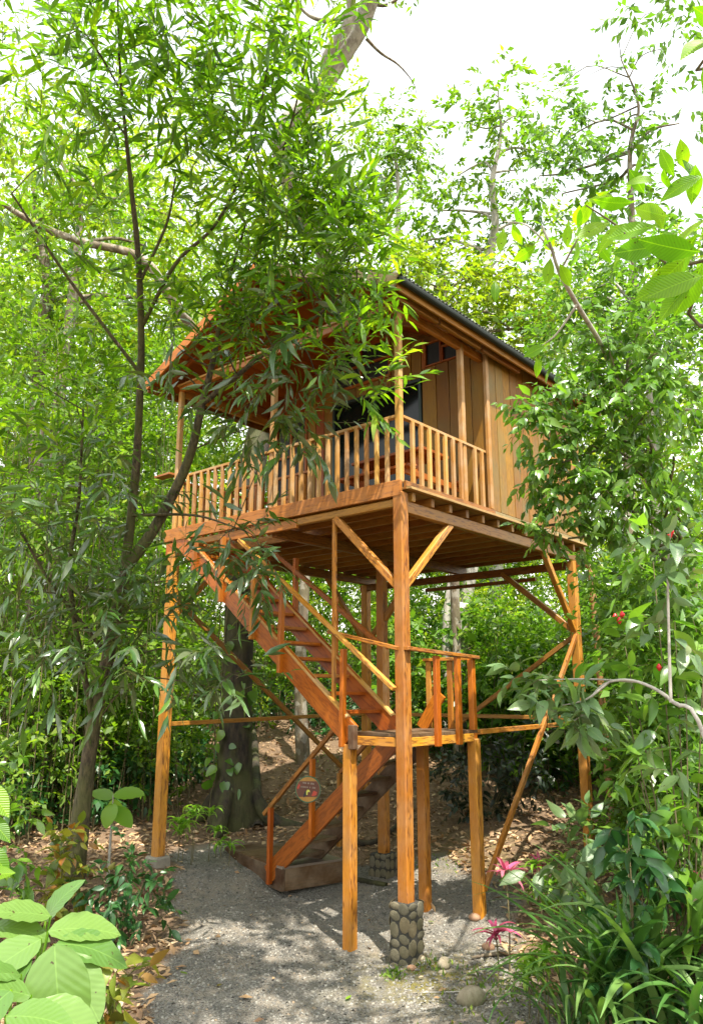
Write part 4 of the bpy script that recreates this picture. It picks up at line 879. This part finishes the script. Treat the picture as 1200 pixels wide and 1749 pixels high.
mass('right_thicket', 'leafy thicket of shrubs along the right edge beyond the path', 'thicket', rng, 360, (1030, 1260), (8.6, 15), lambda px, d, r: r.uniform(.1, 3.8), (.28, .55), L_OVAL, .13, stems=False, gap=lambda x, y, px, d: (x < .9 and y < 5.2) or (d < 13 and px < 1075))

# ---- shrubs and plants near the path
def shrub(name, label, px, d, h, clumps_, mat, tpl, seed, leaf, near=150, near_tpls=None, m=7, tw=.25, droop=.3, nst=5, cat='shrub', outw=.8, base=None):
    x, y = base or gpx(px, d); z0 = gz(x, y); t = thing(name, label, cat, (x, y, z0))
    rg = np.random.default_rng(seed); cls = []
    for (ox, oy, oz, r, n) in clumps_: cls.append((np.array([x+ox, y+oy, z0+oz]), (r, r, r*.8), n))
    for k, (c, r, n) in enumerate(cls): tube('stem', [P4((x+rg.normal()*.05, y+rg.normal()*.05, z0-.05), .009), P4(((x+c[0])/2, (y+c[1])/2, z0+(c[2]-z0)*.55), .007), P4(c, .004)], B_TWIG, t, 6, 4)
    crown(t, rg, cls, mat, tpl, near=near, near_tpls=near_tpls, m=m, twigL=tw, leafL=leaf, droop=droop, twigr=.003, outw=outw)
    return t
shrub('dark_leaf_shrub', 'dark green low shrub beside the left post at the gravel edge', 235, 9.6, 1, ((0, 0, .75, .2, 9), (.18, .1, .6, .2, 9), (-.2, -.08, .6, .2, 9), (.05, -.15, .4, .22, 9), (.3, .1, .35, .18, 7), (-.1, .0, .25, .22, 7)), L_DEEP, T_OVAL, 51, .13, near=260, near_tpls=N_OVAL)
shrub('yellow_croton', 'croton with yellow-splashed leaves at the foot of the front tree', 130, 9.8, 1, ((0, 0, .85, .18, 8), (.1, .1, .5, .2, 8), (-.15, 0, .55, .2, 8), (.05, -.1, .25, .2, 8)), L_CROT, T_OVAL, 52, .17, near=200, near_tpls=N_OVAL, droop=.2)
shrub('flame_croton', 'croton with orange and yellow leaves right behind the broad pale leaves', 195, 5.9, 1, ((0, 0, .62, .1, 6), (.05, .08, .45, .14, 9), (-.08, 0, .5, .14, 8), (.06, -.1, .28, .16, 9), (0, 0, .15, .16, 8)), L_CROT, T_LANCE, 53, .15, near=300, near_tpls=N_OVAL, m=6)
shrub('bronze_shrub', 'dark bronze-leaved shrub behind the stair landing', 820, 14.2, 1, ((0, 0, 1.0, .5, 30), (.5, .3, .8, .45, 26), (-.5, -.3, .7, .45, 26), (0, 0, .4, .5, 26), (.6, .5, 1.3, .35, 16)), L_BRONZE, T_OVAL, 54, .16, near=0, tw=.35)
shrub('left_edge_shrub', 'leafy mid-green shrub cut by the left edge of the picture', 10, 9.4, 1, ((0, 0, 1.2, .3, 14), (.15, .1, .7, .35, 16), (-.2, .1, 1.6, .3, 12), (.1, 0, .3, .3, 10)), L_OVAL, T_OVAL, 55, .15, near=200, near_tpls=N_OVAL)
shrub('broad_shrub', 'broad-leaved shrub standing in the middle of the strap-leaf clump', 1050, 6.8, 1, ((.02, 0, 1.45, .14, 6), (.15, .1, 1.15, .16, 6), (0, 0, 1.25, .14, 5), (.1, 0, .95, .16, 6), (-.12, .05, .75, .16, 6), (.05, -.1, .55, .16, 6), (-.02, .0, .32, .16, 5)), L_DEEP, T_OVAL, 56, .17, near=200, near_tpls=N_OVAL, m=5, tw=.2, droop=.5)
shrub('fuzzy_leaf_shrub', 'pale dull-leaved shrub between the rain pipe and the strap-leaf clump', 985, 8.0, 1, ((0, 0, 1.25, .2, 7), (.12, 0, .9, .22, 7), (-.2, -.05, 1.0, .2, 7), (-.1, .1, .65, .2, 6)), L_SPOT, T_OVAL, 57, .19, near=150, near_tpls=N_OVAL, m=5, droop=.3)
shrub('red_flower_shrub', 'tall leggy shrub with small red flower heads at the right edge', 1135, 7.0, 1, ((.3, .2, 2.2, .35, 10), (-.3, .1, 1.7, .35, 10), (.3, .1, 1.2, .35, 10), (-.35, .05, 2.3, .3, 8), (.3, .2, 2.9, .35, 9), (-.2, .1, .7, .35, 9), (.25, 0, .6, .35, 9), (0, 0, 3.5, .3, 8), (.1, .1, 3.0, .35, 9), (-.3, 0, 2.8, .3, 8), (.2, -.1, 2.4, .35, 9), (-.1, .1, 2.0, .35, 9), (.15, .1, 1.6, .35, 8), (-.1, 0, 1.2, .3, 7)), L_OVAL, T_LANCE, 58, .22, near=200, near_tpls=N_OVAL, m=5, tw=.25)
red = simple('red flower petal', (.55, .012, .02), .4)
fl_sh = bpy.data.objects['red_flower_shrub']
for (x, y, d) in ((1050, 1054, 6.9), (1062, 1050, 6.9), (1057, 1060, 6.85), (1143, 914, 6.8), (1146, 908, 6.8), (1125, 1140, 7)):
    p = at(x, y, d); V, F = tube_arrays([P4(p-Vector((0, 0, .03)), .006), P4(p, .022), P4(p+Vector((0, 0, .03)), .006)], 7, 3); put('flower', mesh_np('flower', V, F, red, True), fl_sh)

# the woody branch with spotted leaves reaching in from the right
sx0, sy0 = gpx(1290, 6.2)
sb = thing('spotted_branch_shrub', 'bare woody branch arching in from the right with spotted grey-green leaves', 'shrub', (sx0, sy0, gz(sx0, sy0)))
main = [(sx0, sy0, gz(sx0, sy0)-.1, .035)]+S((1210, 1280, 5.9, .016), (1150, 1200, 5.9, .014), (1090, 1165, 5.95, .010), (1040, 1165, 6.0, .009), (1010, 1190, 6.05, .007), (1000, 1215, 6.05, .006), (975, 1235, 6.05, .004))
b2 = S((1040, 1165, 6.0, .008), (1000, 1195, 6.0, .007), (960, 1205, 6.1, .004)); b3 = S((1090, 1165, 5.95, .008), (1000, 1160, 6.1, .006), (920, 1162, 6.2, .003)); b4 = S((1145, 1200, 5.9, .012), (1142, 1100, 5.9, .01), (1140, 980, 5.9, .008), (1145, 900, 5.9, .004))
for s in (main, b2, b3, b4): tube('branch', s, B_PALE, sb, 7, 5)
cl = [clump(*c) for c in ((975, 1235, 6.05, .14, 8), (960, 1200, 6.1, .15, 9), (920, 1165, 6.2, .13, 8), (1000, 1180, 6.05, .14, 7), (1010, 1240, 6.05, .1, 4), (1143, 1000, 5.9, .18, 6), (1143, 920, 5.9, .16, 6), (1145, 1090, 5.9, .2, 5), (890, 1150, 6.2, .08, 3), (1160, 1280, 5.9, .2, 5))]
crown(sb, np.random.default_rng(61), cl, L_SPOT, T_OVAL, near=300, near_tpls=N_OVAL, m=4, twigL=.16, leafL=.17, droop=.35, twigr=.003, outw=.4)

# ribbon-leaved plants
def ribbon(L, W, arch, seg=9, fold=.35, a0=1.25):
    V = []; F = []
    for i in range(seg+1):
        t = i/seg; a = arch*t**1.4; 
        wd = W/2*min(1, t*6+.35)*(1-t**3.2)+.001
        if i == 0: x = z = 0.
        else: x += L/seg*math.cos(a0-a); z += L/seg*math.sin(a0-a)
        V += [(x, wd, z+fold*wd), (x, 0, z), (x, -wd, z+fold*wd)]
    for i in range(seg):
        a = i*3; F += [(a, a+1, a+4, a+3), (a+1, a+2, a+5, a+4)]
    return np.array(V), np.array(F)
def rosette(name, label, pos, n, L, W, mat, seed, arch=(1.0, 2.6), cat='plant', z=0, stalk=None, parent=None, spread=.05, group=None, a0=(1.25, 1.25)):
    rg = random.Random(seed); x, y = pos; z0 = gz(x, y)
    t = parent or thing(name, label, cat, (x, y, z0), group)
    if stalk: tube('stalk', [P4((x, y, z0-.05), stalk), P4((x+.02, y, z0+z*.5), stalk*.8), P4((x, y, z0+z), stalk*.7)], B_TWIG, t, 6, 3)
    mes = [mesh_np('leaf', *ribbon(1, W/L, rg.uniform(*arch), a0=rg.uniform(*a0)), mat, True) for _ in range(6)]
    for k in range(n):
        s = L*rg.uniform(.55, 1.1); M = Matrix.Translation((x+rg.gauss(0, spread), y+rg.gauss(0, spread), z0+z+rg.uniform(-.02, .02)-(0 if not stalk else rg.uniform(0, .12)*z))) @ Matrix.Rotation(k*2.4+rg.uniform(-.4, .4), 4, 'Z') @ Matrix.Rotation(rg.uniform(-.25, .25), 4, 'Y') @ Matrix.Rotation(rg.uniform(-.3, .3), 4, 'X') @ Matrix.Diagonal((s, s, s, 1))
        put('leaf', mes[k % 6], t, M)
    return t
rosette('strap_leaf_plant', 'big clump of long arching strap leaves at the lower right', gpx(1035, 7.0), 120, 1.45, .075, L_STRAP, 1, (.7, 2.0), spread=.17)
rosette('strap_leaf_plant', 'smaller strap-leaf clump at the right edge below the wine-red leaves', gpx(1165, 6.6), 50, 1.15, .07, L_STRAP, 2, (.8, 2.2), spread=.12)
rosette('strap_leaf_plant', 'pale low strap leaves spilling over the litter left of the big clump', gpx(950, 6.8), 34, .95, .035, L_STRAP, 12, (1.2, 2.6), spread=.08)
def cordy(label, px, d, z, n, mat, seed, L=.25, W=.045):
    return rosette('cordyline', label, gpx(px, d), n, L, W, mat, seed, (.5, 1.7), z=z, stalk=.009, spread=.006, a0=(.25, 1.2))
cordy('taller pink cordyline beside the right landing post', 850, 8.4, .92, 17, L_PINK, 3); cordy('shorter pink cordyline in front of the right landing post', 830, 8.0, .46, 18, L_PINK, 4, .27)
cordy('wine-red cordyline at the right edge behind the strap leaves', 1185, 6.9, .85, 22, L_WINE, 5, .42, .08); cordy('low wine-red cordyline near the right edge of the picture', 1150, 7.0, .45, 16, L_WINE, 6, .36, .07); cordy('pinkish cordyline half hidden by the lime-green plants', 905, 9.6, .62, 12, L_PINK, 9, .24)
def drac(label, px, d, heads, seed, L=.24):
    x, y = gpx(px, d); z0 = gz(x, y); t = thing('lime_dracaena', label, 'plant', (x, y, z0)); rg = random.Random(seed)
    for k in range(heads):
        rosette('', '', (x+rg.gauss(0, .16), y+rg.gauss(0, .16)), 15, L, .042, L_DRAC, seed*10+k, (1.2, 2.6), z=rg.uniform(.25, .75) if heads > 3 else .18+.1*k, stalk=.006, parent=t, spread=.01, a0=(.4, 1.2))
drac('bushy lime-green plant behind the pink cordylines', 925, 9.4, 11, 7); drac('small lime-green tuft at the foot of the right landing post', 835, 7.5, 2, 8, .22); drac('lime-green plant at the left of the strap-leaf clump', 900, 7.0, 4, 9, .22)
drac('variegated climbing plant at the left foot of the big trunk', 335, 11.9, 6, 10, .3); drac('spiky plant between the big trunk and the stair base', 395, 12.0, 3, 11, .26)
rosette('bromeliad', 'bromeliad perched on the leaning left trunk', gpx(165, 10.4), 26, .42, .045, L_DRAC, 14, (.5, 1.6), z=2.45, spread=.02)

# broad pale leaves at the lower left
bx, by = gpx(75, 4.9); bl = thing('broad_leaf_plant', 'plant with huge pale green leaves in the lower left corner', 'plant', (bx, by, gz(bx, by)))
N_BIG = [leaf_tpl(14, .14, dr, .45, .64, .66, wave=.05) for dr in (.12, .3, .45)]
PB = []
for (x, y, d, dx, dy, s, nx_, ny_) in ((100, 1545, 4.9, -85, -15, .36, 0, 0), (95, 1575, 4.8, 95, -20, .42, 0, 0), (110, 1600, 4.7, 78, -6, .42, 0, 0), (80, 1590, 4.65, -70, 40, .40, .1, 0), (108, 1600, 4.5, 4, 130, .56, .3, -.5), (60, 1620, 4.6, -60, 50, .36, 0, 0), (60, 1700, 4.4, -70, -20, .34, 0, 0), (70, 1720, 4.35, 70, 20, .38, 0, -.1), (20, 1690, 4.3, -40, 30, .34, 0, 0), (120, 1620, 4.6, 60, 90, .42, .3, 0), (40, 1660, 4.5, -40, -10, .3, 0, 0), (-20, 1570, 4.9, 55, -10, .34, 0, 0), (100, 1640, 4.6, 50, 120, .4, .3, -.1), (10, 1740, 4.2, 60, -5, .34, 0, 0), (90, 1555, 5.0, 20, -45, .3, 0, 0)):
    x, y = 95+(x-110)*.85, 1640+(y-1630)*.88; s *= .86; p = np.array(at(x, y, d)); q = np.array(at(x+dx, y+dy, d-.06)); PB.append((p, q-p, s, (nx_, ny_)))
    tube('stalk', [P4((bx+(p[0]-bx)*.25, by+(p[1]-by)*.25, gz(bx, by)-.05), .011), P4(((bx+p[0])/2, (by+p[1])/2, (gz(bx, by)+p[2])/2+.1), .010), P4(p, .007)], L_DRAC, bl, 6, 4)
P = np.array([a[0] for a in PB]); N = np.array([(.25+a[3][0], -.3+a[3][1], 1.0) for a in PB]); leaf_objs(bl, N_BIG, L_BIG, P, bases(np.array([a[1] for a in PB]), N), np.array([a[2] for a in PB]), range(len(P)))
x, y = gpx(-30, 6.0); eb = thing('edge_leaf_plant', 'bright backlit leaves poking in at the left edge above the broad leaves', 'plant', (x, y, gz(x, y)))
PB = [(np.array(at(*a)), np.array(at(*b))-np.array(at(*a)), s) for a, b, s in (((-30, 1330, 5.6), (20, 1400, 5.5), .3), ((-25, 1390, 5.6), (15, 1430, 5.5), .24), ((-30, 1440, 5.6), (10, 1480, 5.5), .26), ((-40, 1500, 5.6), (10, 1490, 5.5), .24))]
for a in PB: tube('stalk', [(x, y, gz(x, y)-.05, .01), P4((a[0]+np.array([x, y, gz(x, y)]))/2, .008), P4(a[0], .005)], L_DRAC, eb, 6, 3)
leaf_objs(eb, N_RIB, L_TOP, np.array([a[0] for a in PB]), bases(np.array([a[1] for a in PB]), np.array([(.4, -.5, .7)]*4)), np.array([a[2] for a in PB]), range(4))
# broad leaves by the left post
x, y = gpx(205, 11.0); hb = thing('paddle_leaf_plant', 'young plant with a few shiny paddle leaves left of the left post', 'plant', (x, y, gz(x, y)))
for (lx_, ly_, lz_, dx, dy, dz, s) in ((0, 0, 1.05, .8, .5, .1, .42), (0, 0, 1.0, -.5, -.3, .2, .34), (0, .0, .95, .3, -.4, -.6, .34), (.02, 0, .9, .6, .3, -.5, .36), (0, 0, 1.0, .1, .2, -.9, .3)):
    p = np.array([[x+lx_, y+ly_, gz(x, y)+lz_]]); leaf_objs(hb, N_BIG, L_DRAC, p, bases(np.array([[dx, dy, dz]]), np.array([[.2, -.4, .8]])), np.array([s]), [0])
tube('stalk', [(x, y, gz(x, y)-.05, .02), (x, y, gz(x, y)+.5, .016), (x, y, gz(x, y)+1.05, .008)], B_PALE, hb, 6, 3)

# ---- small things on the ground
def rock(label, x, y, r, seed, sq=(1, .8, .6), mat=None):
    rg = np.random.default_rng(seed); K, Rr = 12, 7; V = []; F = []
    for i in range(Rr+1):
        th = math.pi*i/Rr
        for k in range(K):
            a = 2*math.pi*k/K; f_ = 1+.10*math.sin(2*a+seed)+.08*math.sin(3*a+th*2+seed*2)+.02*rg.normal()
            V.append((r*sq[0]*f_*math.sin(th)*math.cos(a), r*sq[1]*f_*math.sin(th)*math.sin(a), r*sq[2]*math.cos(th)))
    for i in range(Rr):
        for k in range(K): F.append((i*K+k, (i+1)*K+k, (i+1)*K+(k+1) % K, i*K+(k+1) % K))
    return tag(put('rock', mesh_np('rock', np.array(V), np.array(F), mat, True), None, Matrix.Translation((x, y, gz(x, y)+r*sq[2]*.45)) @ Matrix.Rotation(seed, 4, 'Z')), label, 'rock')
RM = bark('mossy river stone', (.22, .18, .12), (.34, .29, .21), moss=.5, scale=12); RB = bark('brown stone', (.24, .13, .07), (.34, .21, .13), scale=12)
def gp(px, py):
    v = at(px, py, 1)-CAM; t = (0.05-CAM.z)/v.z; 
    for _ in range(4): p = CAM+v*t; t = (gz(p.x, p.y)-CAM.z)/v.z
    p = CAM+v*t; return p.x, p.y
rock('rounded mossy boulder half buried at the bottom edge of the path', *gp(806, 1715), .13, 1, (1, .85, .75), RM); rock('angular tan stone to the right of the stone pier', *gp(758, 1652), .085, 2, (1.1, .8, .7), RM); rock('small pale stone touching the right side of the pier', *gp(718, 1640), .055, 3, (1, .8, .6), RM); rock('small reddish stone at the front corner of the pier', *gp(703, 1657), .05, 4, (1, .7, .6), RB)
rock('reddish stone beside the fallen stick near the strap leaves', *gp(834, 1622), .065, 5, (.8, 1, .7), RB); rock('brown stone at the foot of the right landing post', *gp(811, 1583), .075, 6, (1, .8, .6), RB); rock('tiny grey stone in front of the angular tan stone', *gp(755, 1664), .04, 7, (1, .8, .6), RM); rock('round stone among the lime-green tufts', *gp(945, 1592), .085, 8, (1, .9, .8), RM)
def stick(label, p, q, r, bk=B_MID):
    a = gp(*p); b = gp(*q); m_ = ((a[0]+b[0])/2+.03, (a[1]+b[1])/2)
    tag(tube('stick', [(*a, gz(*a)+r*1.1, r*.6), (*m_, gz(*m_)+r*1.3, r), (*b, gz(*b)+r*1.1, r*.7)], bk, None, 7, 4, .1, 3), label, 'stick')
stick('thick fallen stick lying left of the strap leaves', (805, 1640), (875, 1633), .02); stick('thin fallen stick above the thick one', (818, 1617), (865, 1620), .012); stick('long pale twig on the path below the pier', (720, 1697), (800, 1695), .007, B_PALE)
def root_(label, pts, r):
    P_ = []
    for k, (x_, y_) in enumerate(pts): a = gp(x_, y_); P_.append((*a, gz(*a)+.02, r*(1-.6*k/len(pts))))
    tag(tube('surface_root', P_, B_MOSS, None, 9, 5, .06, 2), label, 'root')
root_('mossy root crossing the shaded gravel behind the stairs', [(530, 1470), (590, 1465), (640, 1462), (690, 1440)], .06); root_('lower dark root running towards the small stone pier', [(545, 1490), (600, 1505), (660, 1515)], .055)
root_('thick moss-covered root on the slope right of the big trunk', [(440, 1420), (432, 1390), (428, 1360), (445, 1335)], .10)
# small weeds and grass by the pier
rg = np.random.default_rng(5); P = []; 
for (cx_, cy_, sdv, n) in ((*gp(680, 1665), .10, 60), (*gp(740, 1650), .12, 40), (*gp(830, 1690), .25, 60), (*gp(900, 1700), .3, 110), (*gp(860, 1749), .25, 60), (*gp(560, 1400), .5, 60), (*gp(760, 1480), .3, 40)):
    a = rg.normal(size=(n, 2))*sdv+np.array([cx_, cy_]); P.append(np.stack([a[:, 0], a[:, 1], ground_z(a[:, 0], a[:, 1])], -1))
P = np.vstack(P); D = rg.normal(size=P.shape)*.6; D[:, 2] = .5+.6*rg.random(len(P)); N = rg.normal(size=P.shape)
V, F = stamp(kite(.3), P, bases(D, N), .03+.06*rg.random(len(P))); o = put('small_weeds', mesh_np('small_weeds', V, F, L_BACK), kind='stuff'); o['label'] = 'tiny green weeds sprouting in the moss around the stone pier'; o['category'] = 'weeds'
# loose yellow leaves on the path
for k, (x_, y_) in enumerate(((730, 1577), (590, 1712), (320, 1668), (378, 1685), (797, 1667))):
    p = gp(x_, y_); M = Matrix.Translation((*p, gz(*p)+.02)) @ Matrix.Rotation(k*1.7, 4, 'Z') @ Matrix.Diagonal((.09, .09, .09, 1))
    lab = ('yellow fallen leaf just right of the stone pier', 'green fallen leaf at the bottom of the gravel path', 'pale fallen leaf on the gravel beside the flame croton', 'small orange fallen leaf on the dark gravel', 'pale fallen leaf left of the thick stick')[k]
    tag(put('fallen_leaf', mesh_np('fallen_leaf', *leaf_tpl(5, .2, -.1, .45, .42), (L_YEL, L_DRAC, L_YEL, L_CROT, L_YEL)[k], True), None, M), lab, 'leaf')


# heart-leaved vine climbing the big trunk
vt = thing('climbing_vine', 'heart-leaved vine climbing the big dark trunk behind the stairs', 'vine', (bb.x+.35, bb.y-.35, bz))
N_HEART = [leaf_tpl(6, .2, dr, .34, .75, .7) for dr in (.15, .35)]
rg = np.random.default_rng(9); hgt = bz+.6+5.6*rg.random(70); ang = rg.uniform(-2.4, .35, 70)
rad = .36+.06*rg.random(70); P = np.stack([bb.x-.08-.05*hgt*.6+rad*np.cos(ang), bb.y+.05*hgt*.3+rad*np.sin(ang), hgt], -1)
D = np.stack([np.cos(ang)*.5, np.sin(ang)*.5, -.7+.4*rg.normal(size=70)], -1)+rg.normal(size=P.shape)*.3; N = np.stack([np.cos(ang), np.sin(ang), .6+0*ang], -1)+rg.normal(size=P.shape)*.3
leaf_objs(vt, N_HEART, L_OVAL, P, bases(D, N), .13+.14*rg.random(70), range(70))
for k in range(3):
    a = -.4-.8*k; tube('stem', [(bb.x+.45*math.cos(a), bb.y+.45*math.sin(a), bz, .012)]+[(bb.x-.08-.03*z_+.31*math.cos(a+.25*math.sin(z_*1.3+k)), bb.y+.015*z_+.31*math.sin(a+.25*math.sin(z_*1.3+k)), z_, .010) for z_ in (1.4, 2.2, 3.0, 3.9, 4.8, 5.7)], B_TWIG, vt, 6, 4)
